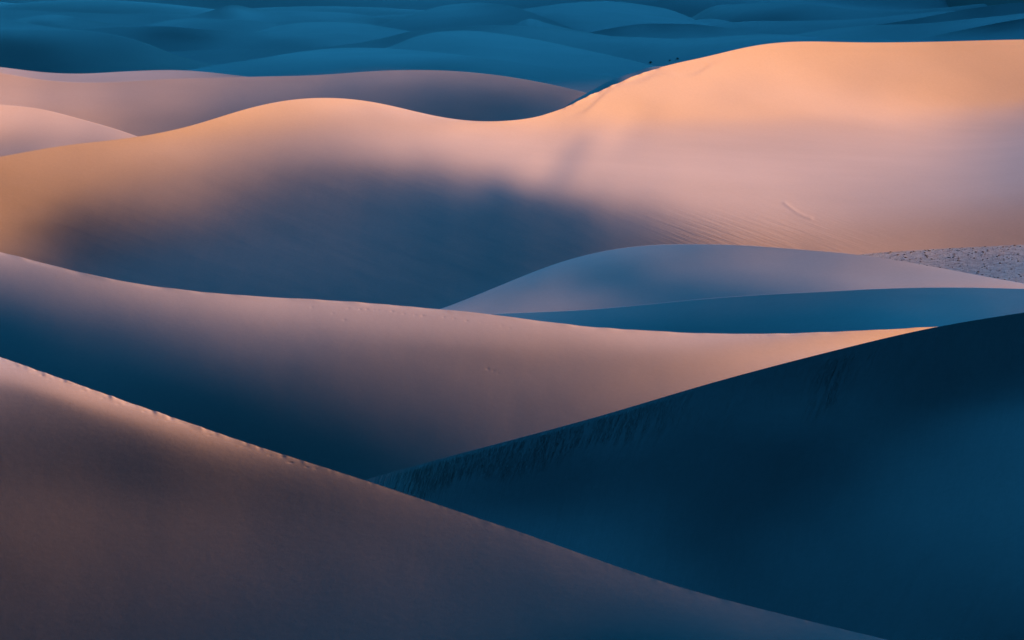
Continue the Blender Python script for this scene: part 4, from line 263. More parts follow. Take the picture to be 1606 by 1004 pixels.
'I4': dict(ua=205.995, ub=1527.009, n=(14, 5), crest=[(156,85.165),(168,84.87),(180,84.552),(192,84.213),(204,83.85),(216,83.462),(228,83.05),(240,82.611),(252,82.145),(264,81.65),(276,81.127),(288,80.576),(300,80.014),(312,79.493),(324,79.055),(336,78.704),(348,78.427),(360,78.207),(372,78.025),(384,77.867),(396,77.716),(408,77.553),(420,77.364),(432,77.131),(444,76.837),(456,76.466),(468,76.001),(480,75.425),(492,74.722),(504,73.874),(516,72.866),(528,71.68),(540,70.3),(552,68.709),(564,66.89),(576,64.826),(588,62.498),(600,59.864),(612,56.912),(624,53.842),(636,51.056),(648,48.862),(660,47.273),(672,46.115),(684,45.18),(696,44.281),(708,43.33),(720,42.373),(732,41.49),(744,40.75),(756,40.208),(768,39.88),(780,39.755),(792,39.826),(804,40.099),(816,40.576),(828,41.258),(840,42.162),(852,43.328),(864,44.795),(876,46.496),(888,48.266),(900,49.963),(912,51.57),(924,53.12),(936,54.576),(948,55.858),(960,56.891),(972,57.636),(984,58.148),(996,58.549),(1008,58.971),(1020,59.492),(1032,60.072),(1044,60.575),(1056,60.852),(1068,60.809),(1080,60.469),(1092,59.934),(1104,59.312),(1116,58.651),(1128,57.937),(1140,57.187),(1152,56.464),(1164,55.797),(1176,55.172),(1188,54.62),(1200,54.238),(1212,54.139),(1224,54.398),(1236,54.999),(1248,55.853),(1260,56.855),(1272,57.899),(1284,58.878),(1296,59.703),(1308,60.354),(1320,60.877),(1332,61.315),(1344,61.685),(1356,62.002),(1368,62.276),(1380,62.522),(1392,62.75),(1404,62.974),(1416,63.207),(1428,63.46),(1440,63.745),(1452,64.066),(1464,64.411),(1476,64.768),(1488,65.133),(1500,65.505),(1512,65.884),(1524,66.269),(1536,66.661),(1548,67.058),(1560,67.46),(1572,67.868),(1584,68.28)],
 vb=([205.995,230.013,254.032,278.05,302.069,326.087,350.106,374.124,398.142,422.161,446.179,470.198,494.216,518.235,542.253,566.271,590.29,614.308,638.327,662.345,686.364,710.382,734.401,758.419,782.437,806.456,830.474,854.493,878.511,902.53,926.548,950.566,974.585,998.603,1022.622,1046.64,1070.659,1094.677,1118.695,1142.714,1166.732,1190.751,1214.769,1238.788,1262.806,1286.824,1310.843,1334.861,1358.88,1382.898,1406.917,1430.935,1454.953,1478.972,1502.99,1527.009], [105.673,106.641,107.743,108.83,109.715,110.217,110.19,109.555,108.308,106.525,104.34,101.915,99.401,96.893,94.415,91.913,89.299,86.506,83.562,80.633,78.021,76.107,75.24,75.635,77.316,80.133,83.823,88.081,92.602,97.102,101.318,105.007,107.962,110.028,111.106,111.151,110.168,108.214,105.417,101.986,98.209,94.419,90.939,88.031,85.842,84.397,83.618,83.363,83.474,83.807,84.25,84.723,85.168,85.551,85.851,86.065]),
 c=[7.20102,7.21757,7.20634,7.24309,7.0863,7.21784,7.21385,7.21181,7.18861,7.16133,7.19758,7.1959,7.18741,7.16889,7.1107,7.18515,7.18335,7.18004,7.1644,7.11712,7.17969,7.17804,7.17239,7.15951,7.13236,7.20054,7.19926,7.19545,7.18071,7.1242,7.20599,7.20129,7.19608,7.17134,7.15521,7.22711,7.23053,7.21285,7.17503,7.04308,7.21362,7.19707,7.15594,7.09871,6.99967,7.18367,7.19002,7.1378,7.09585,7.08884,7.14375,7.13725,7.14109,7.12981,7.04852,7.14798,7.15034,7.13728,7.11191,7.0487,7.12308,7.1122,7.11208,7.08963,7.06103,7.08752,7.12679,7.09456,7.10851,6.82541]),
'V': dict(ua=747.141, ub=996.906, n=(14, 5), crest=[(696,60.628),(708,58.917),(720,57.359),(732,55.894),(744,54.363),(756,52.588),(768,50.394),(780,47.637),(792,44.248),(804,39.855),(816,34.203),(828,30.128),(840,31.064),(852,34.95),(864,38.478),(876,41.471),(888,44.289),(900,46.921),(912,49.325),(924,51.49),(936,53.458),(948,55.292),(960,57.059),(972,58.819),(984,60.593),(996,62.345),(1008,64.036),(1020,65.657),(1032,67.209),(1044,68.692),(1056,70.109)],
 vb=([747.141,751.683,756.224,760.765,765.306,769.847,774.388,778.93,783.471,788.012,792.553,797.094,801.636,806.177,810.718,815.259,819.8,824.341,828.883,833.424,837.965,842.506,847.047,851.588,856.13,860.671,865.212,869.753,874.294,878.836,883.377,887.918,892.459,897.0,901.541,906.083,910.624,915.165,919.706,924.247,928.788,933.33,937.871,942.412,946.953,951.494,956.036,960.577,965.118,969.659,974.2,978.741,983.283,987.824,992.365,996.906], [73.775,73.773,73.775,73.779,73.787,73.799,73.816,73.838,73.866,73.901,73.943,73.993,74.051,74.118,74.194,74.281,74.378,74.485,74.603,74.733,74.873,75.025,75.187,75.36,75.543,75.735,75.937,76.147,76.365,76.589,76.819,77.054,77.292,77.533,77.775,78.018,78.26,78.5,78.737,78.97,79.198,79.421,79.637,79.846,80.047,80.24,80.424,80.599,80.764,80.92,81.066,81.203,81.331,81.449,81.558,81.659]),
 c=[7.18383,7.37079,7.24173,7.26819,7.10556,7.30775,7.25856,7.25814,7.23437,7.21318,7.25876,7.26462,7.25377,7.23592,7.18703,7.27074,7.26095,7.25346,7.23289,7.18536,7.27218,7.27147,7.26331,7.23268,7.15373,7.31005,7.29298,7.26618,7.22923,7.14816,7.27321,7.26607,7.25114,7.22433,7.17982,7.25892,7.25567,7.24749,7.22732,7.16591,7.25339,7.25091,7.24407,7.22319,7.18774,7.24933,7.2477,7.24122,7.2258,7.18232,7.24752,7.24563,7.24053,7.22465,7.17608,7.24513,7.24448,7.23856,7.22372,7.15797,7.24367,7.24056,7.23579,7.21729,7.17762,7.22925,7.23902,7.22544,7.23723,7.05006]),
'M1': dict(ua=56.904, ub=673.875, n=(14, 5), crest=[(0,54.969),(12,54.215),(24,53.374),(36,52.464),(48,51.507),(60,50.524),(72,49.54),(84,48.576),(96,47.656),(108,46.801),(120,46.019),(132,45.292),(144,44.598),(156,43.938),(168,43.325),(180,42.774),(192,42.294),(204,41.868),(216,41.467),(228,41.118),(240,40.907),(252,40.939),(264,41.313),(276,42.068),(288,43.108),(300,44.254),(312,45.314),(324,46.151),(336,46.747),(348,47.172),(360,47.511),(372,47.849),(384,48.267),(396,48.847),(408,49.638),(420,50.566),(432,51.43),(444,52.021),(456,52.27),(468,52.262),(480,52.139),(492,52.046),(504,52.066),(516,52.184),(528,52.356),(540,52.569),(552,52.831),(564,53.178),(576,53.652),(588,54.197),(600,54.666),(612,54.892),(624,54.736),(636,54.179),(648,53.384),(660,52.598),(672,52.015),(684,51.662),(696,51.481),(708,51.447),(720,51.556),(732,51.81)],
 vb=([56.904,68.121,79.339,90.557,101.774,112.992,124.21,135.427,146.645,157.863,169.08,180.298,191.516,202.733,213.951,225.169,236.386,247.604,258.821,270.039,281.257,292.474,303.692,314.91,326.127,337.345,348.563,359.78,370.998,382.216,393.433,404.651,415.869,427.086,438.304,449.522,460.739,471.957,483.175,494.392,505.61,516.828,528.045,539.263,550.481,561.698,572.916,584.134,595.351,606.569,617.787,629.004,640.222,651.44,662.657,673.875], [72.29,72.803,73.434,74.192,75.08,76.096,77.233,78.472,79.793,81.166,82.56,83.941,85.276,86.535,87.692,88.727,89.628,90.388,91.008,91.492,91.85,92.093,92.236,92.291,92.274,92.195,92.067,91.899,91.7,91.476,91.234,90.976,90.706,90.425,90.132,89.824,89.497,89.146,88.766,88.35,87.893,87.389,86.836,86.232,85.577,84.875,84.131,83.354,82.555,81.748,80.945,80.163,79.414,78.711,78.064,77.482]),
 c=[7.29172,7.30513,7.2823,7.28514,7.09134,7.27462,7.26934,7.26332,7.23507,7.22632,7.2597,7.25792,7.25053,7.23595,7.18657,7.25571,7.25341,7.24735,7.22565,7.18015,7.25361,7.25132,7.24117,7.22168,7.16448,7.24112,7.23953,7.23293,7.2179,7.13321,7.23522,7.23277,7.22701,7.20893,7.12157,7.24017,7.23881,7.23104,7.19914,7.15437,7.23449,7.23606,7.21316,7.19646,7.12806,7.23525,7.22621,7.21375,7.18861,7.1362,7.234,7.22798,7.22108,7.18835,7.13555,7.22428,7.22941,7.21619,7.19454,7.14865,7.26275,7.23176,7.22952,7.20112,7.16821,7.13381,7.27489,7.20605,7.25036,6.97712]),
'AB': dict(ua=1376.638, ub=1906.000, n=(14, 5), crest=[(1320,77.876),(1332,76.675),(1344,75.497),(1356,74.299),(1368,73.038),(1380,71.672),(1392,70.157),(1404,68.45),(1416,66.508),(1428,64.29),(1440,61.788),(1452,59.093),(1464,56.379),(1476,53.784),(1488,51.323),(1500,48.939),(1512,46.572),(1524,44.173),(1536,41.731),(1548,39.292),(1560,36.927),(1572,34.696),(1584,32.609),(1596,30.624),(1608,28.7),(1620,26.835),(1632,25.048),(1644,23.338),(1656,21.703),(1668,20.137),(1680,18.633),(1692,17.187),(1704,15.793),(1716,14.446),(1728,13.14),(1740,11.87),(1752,10.63),(1764,9.414),(1776,8.218),(1788,7.035),(1800,5.861),(1812,4.689),(1824,3.515),(1836,2.332),(1848,1.136),(1860,-0.079),(1872,-1.32),(1884,-2.59),(1896,-3.895),(1906,-5.01)],
 vb=([1376.638,1386.263,1395.888,1405.513,1415.137,1424.762,1434.387,1444.012,1453.636,1463.261,1472.886,1482.511,1492.135,1501.76,1511.385,1521.01,1530.634,1540.259,1549.884,1559.509,1569.133,1578.758,1588.383,1598.008,1607.632,1617.257,1626.882,1636.507,1646.132,1655.756,1665.381,1675.006,1684.631,1694.255,1703.88,1713.505,1723.13,1732.754,1742.379,1752.004,1761.629,1771.253,1780.878,1790.503,1800.128,1809.752,1819.377,1829.002,1838.627,1848.251,1857.876,1867.501,1877.126,1886.75,1896.375,1906.0], [91.173,90.912,90.599,90.227,89.795,89.298,88.739,88.118,87.441,86.714,85.944,85.144,84.324,83.497,82.675,81.87,81.094,80.357,79.666,79.029,78.448,77.928,77.468,77.069,76.729,76.444,76.213,76.031,75.896,75.802,75.747,75.727,75.738,75.777,75.839,75.922,76.022,76.136,76.259,76.39,76.524,76.659,76.792,76.923,77.048,77.167,77.277,77.379,77.472,77.555,77.628,77.692,77.747,77.794,77.832,77.864]),
 c=[7.18645,7.21803,7.15855,7.19736,6.93645,7.17527,7.1681,7.17217,7.14525,7.13102,7.17794,7.1784,7.16849,7.15,7.0908,7.17853,7.17496,7.17089,7.14508,7.04901,7.16654,7.16486,7.16048,7.13969,7.02589,7.15694,7.15517,7.15226,7.13849,6.97825,7.15451,7.15213,7.14884,7.1282,6.96742,7.14771,7.14564,7.13913,7.11567,7.01944,7.14029,7.13835,7.13286,7.11393,7.00105,7.13785,7.13649,7.13042,7.11061,6.98409,7.13595,7.13312,7.1274,7.10544,6.97641,7.13038,7.13094,7.12264,7.10364,6.92969,7.13351,7.12341,7.1212,7.08485,6.99185,7.08762,7.12676,7.09072,7.11917,6.88062]),
'O': dict(ua=346.804, ub=701.484, n=(14, 5), crest=[(288,61.045),(300,60.034),(312,59.104),(324,58.301),(336,57.559),(348,56.762),(360,55.792),(372,54.528),(384,52.851),(396,50.66),(408,47.969),(420,45.007),(432,42.051),(444,39.399),(456,37.398),(468,36.157),(480,35.498),(492,35.163),(504,34.975),(516,34.926),(528,35.09),(540,35.521),(552,36.255),(564,37.291),(576,38.594),(588,40.137),(600,41.904),(612,43.834),(624,45.853),(636,47.953),(648,50.153),(660,52.433),(672,54.742),(684,57.029),(696,59.247),(708,61.375),(720,63.419),(732,65.391),(744,67.293),(756,69.126)],
 vb=([346.804,353.252,359.701,366.15,372.598,379.047,385.496,391.945,398.393,404.842,411.291,417.74,424.188,430.637,437.086,443.535,449.983,456.432,462.881,469.33,475.778,482.227,488.676,495.125,501.573,508.022,514.471,520.92,527.368,533.817,540.266,546.715,553.163,559.612,566.061,572.51,578.958,585.407,591.856,598.304,604.753,611.202,617.651,624.099,630.548,636.997,643.446,649.894,656.343,662.792,669.241,675.689,682.138,688.587,695.036,701.484], [76.078,75.937,75.778,75.6,75.403,75.187,74.951,74.696,74.424,74.135,73.832,73.516,73.192,72.862,72.529,72.197,71.872,71.558,71.259,70.98,70.725,70.5,70.307,70.152,70.037,69.965,69.938,69.957,70.023,70.137,70.297,70.501,70.749,71.036,71.359,71.716,72.1,72.508,72.935,73.376,73.826,74.279,74.732,75.179,75.617,76.041,76.45,76.839,77.207,77.552,77.873,78.169,78.439,78.685,78.906,79.104]),
 c=[7.14419,7.39499,7.2777,7.30228,7.03473,7.36302,7.30697,7.29919,7.24483,7.22789,7.29608,7.30954,7.28073,7.25698,7.17635,7.33909,7.30765,7.29061,7.25135,7.17967,7.39606,7.33778,7.29615,7.25675,7.14776,7.39467,7.33109,7.30189,7.25455,7.14243,7.37228,7.34659,7.29735,7.24974,7.15886,7.35371,7.33899,7.29588,7.24608,7.16835,7.32662,7.31417,7.28979,7.24559,7.1677,7.30098,7.29634,7.28129,7.2422,7.17441,7.28421,7.28038,7.26846,7.24082,7.19396,7.26836,7.26789,7.26032,7.24873,7.14647,7.2715,7.26033,7.2631,7.22899,7.20331,7.21613,7.27306,7.22345,7.26768,7.03465]),
'W': dict(ua=865.862, ub=1256.436, n=(14, 5), crest=[(816,67.764),(828,66.086),(840,64.394),(852,62.678),(864,60.921),(876,59.112),(888,57.237),(900,55.282),(912,53.233),(924,51.068),(936,48.75),(948,46.306),(960,43.916),(972,41.783),(984,39.979),(996,38.562),(1008,37.633),(1020,37.178),(1032,37.033),(1044,37.031),(1056,37.137),(1068,37.39),(1080,37.835),(1092,38.505),(1104,39.426),(1116,40.6),(1128,42.001),(1140,43.601),(1152,45.4),(1164,47.412),(1176,49.541),(1188,51.589),(1200,53.428),(1212,55.06),(1224,56.522),(1236,57.85),(1248,59.078),(1260,60.236),(1272,61.359),(1284,62.479),(1296,63.618),(1308,64.766)],
 vb=([865.862,872.964,880.065,887.166,894.268,901.369,908.47,915.572,922.673,929.774,936.876,943.977,951.078,958.18,965.281,972.382,979.484,986.585,993.686,1000.788,1007.889,1014.99,1022.092,1029.193,1036.294,1043.396,1050.497,1057.598,1064.7,1071.801,1078.902,1086.004,1093.105,1100.206,1107.308,1114.409,1121.51,1128.612,1135.713,1142.814,1149.916,1157.017,1164.118,1171.22,1178.321,1185.422,1192.524,1199.625,1206.726,1213.828,1220.929,1228.03,1235.132,1242.233,1249.334,1256.436], [79.816,79.664,79.493,79.304,79.096,78.87,78.626,78.366,78.092,77.806,77.511,77.209,76.904,76.598,76.296,76.0,75.715,75.443,75.187,74.95,74.734,74.543,74.377,74.238,74.127,74.045,73.993,73.971,73.979,74.016,74.082,74.176,74.296,74.443,74.613,74.805,75.016,75.245,75.488,75.743,76.006,76.276,76.548,76.82,77.089,77.353,77.607,77.851,78.082,78.299,78.501,78.686,78.855,79.008,79.144,79.265]),
 c=[7.3191,7.34342,7.3268,7.32587,7.2345,7.32551,7.31976,7.3176,7.30591,7.29041,7.31759,7.3177,7.31484,7.30497,7.25733,7.31879,7.31663,7.31196,7.29626,7.23123,7.31187,7.31009,7.30582,7.28755,7.19797,7.31308,7.31054,7.30483,7.28092,7.18835,7.30318,7.30126,7.29703,7.27978,7.15015,7.29991,7.29727,7.2928,7.26875,7.13777,7.29131,7.28916,7.28432,7.26403,7.14925,7.28372,7.28136,7.27526,7.24935,7.15761,7.27206,7.26998,7.26367,7.24356,7.18309,7.26117,7.25987,7.25444,7.23849,7.15596,7.25411,7.2508,7.24683,7.22418,7.1983,7.22959,7.24075,7.22389,7.24521,7.01035]),
'AA': dict(ua=1186.133, ub=1906.000, n=(14, 5), crest=[(1128,67.767),(1140,66.839),(1152,65.889),(1164,64.883),(1176,63.79),(1188,62.576),(1200,61.209),(1212,59.67),(1224,57.97),(1236,56.162),(1248,54.291),(1260,52.354),(1272,50.363),(1284,48.413),(1296,46.635),(1308,45.106),(1320,43.817),(1332,42.72),(1344,41.769),(1356,40.924),(1368,40.167),(1380,39.543),(1392,39.091),(1404,38.765),(1416,38.468),(1428,38.096),(1440,37.549),(1452,36.755),(1464,35.719),(1476,34.523),(1488,33.264),(1500,32.019),(1512,30.814),(1524,29.627),(1536,28.436),(1548,27.226),(1560,25.981),(1572,24.691),(1584,23.373),(1596,22.071),(1608,20.83),(1620,19.672),(1632,18.599),(1644,17.608),(1656,16.69),(1668,15.842),(1680,15.057),(1692,14.331),(1704,13.656),(1716,13.03),(1728,12.444),(1740,11.894),(1752,11.375),(1764,10.881),(1776,10.406),(1788,9.944),(1800,9.492),(1812,9.042),(1824,8.589),(1836,8.127),(1848,7.652),(1860,7.158),(1872,6.639),(1884,6.089),(1896,5.505),(1906,4.99)],
 vb=([1186.133,1199.221,1212.31,1225.398,1238.487,1251.575,1264.664,1277.752,1290.841,1303.929,1317.018,1330.106,1343.195,1356.283,1369.372,1382.46,1395.549,1408.637,1421.726,1434.814,1447.903,1460.991,1474.08,1487.168,1500.257,1513.345,1526.434,1539.522,1552.611,1565.699,1578.788,1591.876,1604.965,1618.053,1631.142,1644.23,1657.319,1670.407,1683.496,1696.584,1709.673,1722.761,1735.85,1748.938,1762.027,1775.115,1788.204,1801.292,1814.381,1827.469,1840.558,1853.646,1866.735,1879.823,1892.912,1906.0], [82.074,81.814,81.494,81.112,80.672,80.182,79.655,79.106,78.552,78.011,77.498,77.025,76.596,76.211,75.862,75.533,75.202,74.845,74.431,73.93,73.313,72.553,71.628,70.521,69.227,67.746,66.087,64.27,62.319,60.264,58.139,55.981,53.822,51.696,49.63,47.649,45.772,44.011,42.374,40.866,39.484,38.224,37.08,36.041,35.099,34.243,33.464,32.754,32.107,31.517,30.981,30.497,30.063,29.678,29.341,29.05]),
 c=[7.24627,7.38153,7.24054,7.28273,7.12899,7.3146,7.29239,7.30339,7.29526,7.25752,7.30935,7.31473,7.29461,7.24555,7.09224,7.31536,7.30536,7.2854,7.23204,7.16046,7.26634,7.26345,7.25368,7.22631,7.14999,7.25058,7.24838,7.23936,7.21815,7.13484,7.24955,7.24439,7.23495,7.19168,7.05083,7.25554,7.25261,7.23523,7.18457,7.10003,7.26636,7.25879,7.24403,7.20491,7.0983,7.25934,7.25981,7.24718,7.21455,7.09707,7.26945,7.2573,7.25045,7.21203,7.11927,7.24782,7.2605,7.24267,7.2151,7.09287,7.29671,7.24333,7.25132,7.19403,7.12159,7.08009,7.29514,7.19076,7.22684,6.8897]),
'M2': dict(ua=-300.000, ub=497.174, n=(14, 5), crest=[(-300,19.989),(-288,20.336),(-276,20.624),(-264,20.849),(-252,21.021),(-240,21.149),(-228,21.243),(-216,21.314),(-204,21.371),(-192,21.425),(-180,21.486),(-168,21.563),(-156,21.668),(-144,21.809),(-132,21.997),(-120,22.243),(-108,22.556),(-96,22.946),(-84,23.423),(-72,23.998),(-60,24.68),(-48,25.48),(-36,26.407),(-24,27.473),(-12,28.688),(0,30.075),(12,31.668),(24,33.465),(36,35.407),(48,37.415),(60,39.407),(72,41.3),(84,43.017),(96,44.536),(108,46.008),(120,47.629),(132,49.354),(144,50.961),(156,52.199),(168,52.813),(180,52.549),(192,51.154),(204,48.462),(216,44.748),(228,40.871),(240,37.503),(252,34.734),(264,32.533),(276,30.902),(288,29.798),(300,29.19),(312,29.108),(324,29.504),(336,30.16),(348,30.802),(360,31.225),(372,31.445),(384,31.683),(396,32.224),(408,33.363),(420,35.322),(432,37.972),(444,40.713),(456,43.1),(468,45.139),(480,46.985),(492,48.791),(504,50.643),(516,52.511),(528,54.344),(540,56.125),(552,57.855)],
 vb=([-300.0,-285.506,-271.012,-256.518,-242.024,-227.53,-213.036,-198.541,-184.047,-169.553,-155.059,-140.565,-126.071,-111.577,-97.083,-82.589,-68.095,-53.601,-39.107,-24.613,-10.119,4.376,18.87,33.364,47.858,62.352,76.846,91.34,105.834,120.328,134.822,149.316,163.81,178.304,192.798,207.293,221.787,236.281,250.775,265.269,279.763,294.257,308.751,323.245,337.739,352.233,366.727,381.221,395.715,410.21,424.704,439.198,453.692,468.186,482.68,497.174], [61.788,61.696,61.578,61.431,61.252,61.042,60.804,60.542,60.265,59.98,59.701,59.444,59.225,59.066,58.988,59.014,59.166,59.461,59.913,60.526,61.293,62.199,63.216,64.308,65.432,66.542,67.593,68.546,69.367,70.029,70.511,70.799,70.885,70.769,70.456,69.96,69.305,68.524,67.662,66.772,65.912,65.139,64.506,64.053,63.804,63.768,63.934,64.277,64.759,65.336,65.962,66.593,67.193,67.735,68.201,68.586]),
 c=[7.2637,7.46486,7.34144,7.36723,7.0808,7.42242,7.37113,7.36864,7.31943,7.27766,7.3633,7.37363,7.35865,7.33071,7.26064,7.37883,7.37011,7.3593,7.33642,7.27578,7.36851,7.36781,7.36391,7.34561,7.25712,7.37804,7.3748,7.36707,7.33728,7.25697,7.35623,7.35386,7.34653,7.32691,7.30311,7.3454,7.34514,7.34218,7.33775,7.293,7.35319,7.3497,7.35023,7.3262,7.29595,7.40702,7.40074,7.37132,7.34057,7.28064,7.36826,7.3627,7.35454,7.34039,7.29059,7.37081,7.37058,7.36548,7.34027,7.29143,7.35529,7.35056,7.34527,7.34635,7.35877,7.35911,7.38086,7.38593,7.38169,7.09679]),
'L1': dict(ua=-39.730, ub=256.971, n=(14, 5), crest=[(-96,37.931),(-84,37.721),(-72,37.612),(-60,37.543),(-48,37.432),(-36,37.195),(-24,36.746),(-12,36.001),(0,34.874),(12,33.272),(24,31.151),(36,28.741),(48,26.509),(60,24.756),(72,23.642),(84,23.424),(96,24.166),(108,25.708),(120,27.892),(132,30.31),(144,32.423),(156,34.141),(168,35.85),(180,37.851),(192,40.03),(204,42.126),(216,44.044),(228,45.81),(240,47.457),(252,49.017),(264,50.523),(276,52.005),(288,53.493),(300,55.003),(312,56.518)],
 vb=([-39.73,-34.335,-28.941,-23.546,-18.151,-12.757,-7.362,-1.968,3.427,8.821,14.216,19.611,25.005,30.4,35.794,41.189,46.583,51.978,57.372,62.767,68.162,73.556,78.951,84.345,89.74,95.134,100.529,105.923,111.318,116.713,122.107,127.502,132.896,138.291,143.685,149.08,154.475,159.869,165.264,170.658,176.053,181.447,186.842,192.236,197.631,203.026,208.42,213.815,219.209,224.604,229.998,235.393,240.788,246.182,251.577,256.971], [57.457,57.487,57.52,57.558,57.601,57.65,57.704,57.765,57.832,57.908,57.991,58.084,58.185,58.297,58.419,58.553,58.698,58.855,59.026,59.209,59.406,59.616,59.839,60.077,60.327,60.591,60.867,61.154,61.453,61.762,62.08,62.405,62.736,63.073,63.412,63.753,64.093,64.432,64.767,65.097,65.421,65.736,66.041,66.336,66.618,66.888,67.144,67.386,67.613,67.826,68.023,68.206,68.373,68.527,68.667,68.793]),
 c=[7.41329,7.4201,7.39326,7.3851,7.37511,7.39286,7.39028,7.39079,7.38702,7.35255,7.39347,7.39256,7.38911,7.37438,7.35108,7.38487,7.3838,7.378,7.37292,7.35333,7.3978,7.39493,7.38583,7.3726,7.33938,7.40827,7.40416,7.38627,7.37068,7.32159,7.41313,7.40319,7.38724,7.36583,7.33051,7.39239,7.38925,7.38424,7.36729,7.32959,7.38927,7.38741,7.38258,7.36734,7.33813,7.387,7.38537,7.38109,7.36772,7.35469,7.38309,7.38276,7.3787,7.37237,7.36083,7.3837,7.38251,7.38129,7.37765,7.36203,7.38631,7.38683,7.38538,7.38121,7.37119,7.39107,7.38908,7.38694,7.38691,7.37139]),
'Z': dict(ua=1321.419, ub=1906.000, n=(14, 5), crest=[(1272,52.294),(1284,50.96),(1296,49.593),(1308,48.184),(1320,46.726),(1332,45.213),(1344,43.637),(1356,41.991),(1368,40.274),(1380,38.498),(1392,36.676),(1404,34.808),(1416,32.878),(1428,30.875),(1440,28.779),(1452,26.563),(1464,24.203),(1476,21.751),(1488,19.335),(1500,17.064),(1512,14.964),(1524,13.006),(1536,11.19),(1548,9.538),(1560,8.077),(1572,6.825),(1584,5.752),(1596,4.782),(1608,3.849),(1620,2.942),(1632,2.078),(1644,1.264),(1656,0.499),(1668,-0.219),(1680,-0.891),(1692,-1.52),(1704,-2.106),(1716,-2.651),(1728,-3.157),(1740,-3.624),(1752,-4.048),(1764,-4.413),(1776,-4.714),(1788,-4.953),(1800,-5.139),(1812,-5.284),(1824,-5.395),(1836,-5.482),(1848,-5.556),(1860,-5.624),(1872,-5.698),(1884,-5.785),(1896,-5.895),(1906,-6.01)],
 vb=([1321.419,1332.048,1342.677,1353.305,1363.934,1374.563,1385.192,1395.82,1406.449,1417.078,1427.707,1438.335,1448.964,1459.593,1470.222,1480.85,1491.479,1502.108,1512.737,1523.365,1533.994,1544.623,1555.252,1565.88,1576.509,1587.138,1597.767,1608.395,1619.024,1629.653,1640.281,1650.91,1661.539,1672.168,1682.796,1693.425,1704.054,1714.683,1725.311,1735.94,1746.569,1757.198,1767.826,1778.455,1789.084,1799.713,1810.341,1820.97,1831.599,1842.228,1852.856,1863.485,1874.114,1884.743,1895.371,1906.0], [65.634,65.34,64.979,64.544,64.029,63.43,62.745,61.973,61.119,60.186,59.183,58.119,57.003,55.847,54.662,53.459,52.247,51.034,49.827,48.63,47.447,46.279,45.128,43.992,42.873,41.768,40.678,39.603,38.543,37.498,36.471,35.462,34.471,33.502,32.553,31.627,30.722,29.839,28.974,28.127,27.295,26.476,25.667,24.868,24.076,23.293,22.52,21.76,21.017,20.297,19.604,18.945,18.326,17.752,17.227,16.755]),
 c=[7.36389,7.36573,7.36285,7.36459,7.33734,7.36258,7.36136,7.35944,7.35111,7.32694,7.3531,7.35228,7.34916,7.34009,7.31443,7.34999,7.34888,7.34627,7.33719,7.29963,7.3461,7.34457,7.34012,7.32418,7.28676,7.34109,7.33977,7.33678,7.3262,7.28145,7.3369,7.33545,7.33156,7.31683,7.27369,7.32755,7.32636,7.32338,7.3141,7.28452,7.32749,7.32662,7.32392,7.31487,7.28445,7.3248,7.32393,7.32111,7.31235,7.28214,7.3214,7.32035,7.31804,7.30971,7.28516,7.31605,7.31576,7.31317,7.30653,7.27892,7.31092,7.309,7.3077,7.29908,7.28434,7.28953,7.2952,7.28779,7.2881,7.2131]),
'R': dict(ua=531.787, ub=963.775, n=(14, 5), crest=[(480,52.045),(492,50.838),(504,49.633),(516,48.52),(528,47.508),(540,46.51),(552,45.414),(564,44.107),(576,42.474),(588,40.403),(600,37.814),(612,34.714),(624,31.198),(636,27.38),(648,23.339),(660,19.099),(672,14.898),(684,11.384),(696,8.916),(708,7.266),(720,6.067),(732,5.155),(744,4.601),(756,4.537),(768,5.071),(780,6.244),(792,8.039),(804,10.476),(816,13.598),(828,17.328),(840,21.455),(852,25.824),(864,30.44),(876,35.279),(888,40.167),(900,44.91),(912,49.424),(924,53.726),(936,57.833),(948,61.751),(960,65.485),(972,69.037),(984,72.411),(996,75.612),(1008,78.641),(1020,81.503)],
 vb=([531.787,539.642,547.496,555.35,563.205,571.059,578.913,586.767,594.622,602.476,610.33,618.185,626.039,633.893,641.748,649.602,657.456,665.311,673.165,681.019,688.874,696.728,704.582,712.437,720.291,728.145,735.999,743.854,751.708,759.562,767.417,775.271,783.125,790.98,798.834,806.688,814.543,822.397,830.251,838.106,845.96,853.814,861.669,869.523,877.377,885.232,893.086,900.94,908.794,916.649,924.503,932.357,940.212,948.066,955.92,963.775], [66.594,66.464,66.315,66.146,65.955,65.743,65.509,65.254,64.977,64.682,64.37,64.043,63.704,63.355,63.0,62.642,62.285,61.934,61.594,61.27,60.969,60.695,60.457,60.262,60.118,60.034,60.019,60.081,60.228,60.468,60.807,61.25,61.8,62.458,63.222,64.088,65.049,66.097,67.22,68.405,69.636,70.899,72.177,73.453,74.71,75.934,77.111,78.23,79.281,80.256,81.152,81.964,82.693,83.34,83.907,84.398]),
 c=[7.37042,7.4969,7.42872,7.45764,7.21997,7.45919,7.43088,7.42926,7.39441,7.3714,7.41593,7.4178,7.41008,7.39045,7.34361,7.42121,7.41728,7.40763,7.38269,7.34734,7.42952,7.4223,7.40632,7.38419,7.32878,7.46347,7.46665,7.41772,7.38239,7.30165,7.5374,7.4907,7.41686,7.37431,7.3158,7.44499,7.43254,7.4124,7.37157,7.30253,7.41435,7.41086,7.39914,7.36801,7.29642,7.39413,7.39126,7.38322,7.35973,7.29607,7.37567,7.37369,7.36822,7.3507,7.30375,7.35947,7.35857,7.35425,7.34323,7.30236,7.34867,7.34658,7.34535,7.33542,7.31485,7.32687,7.33416,7.32454,7.32572,7.19167]),
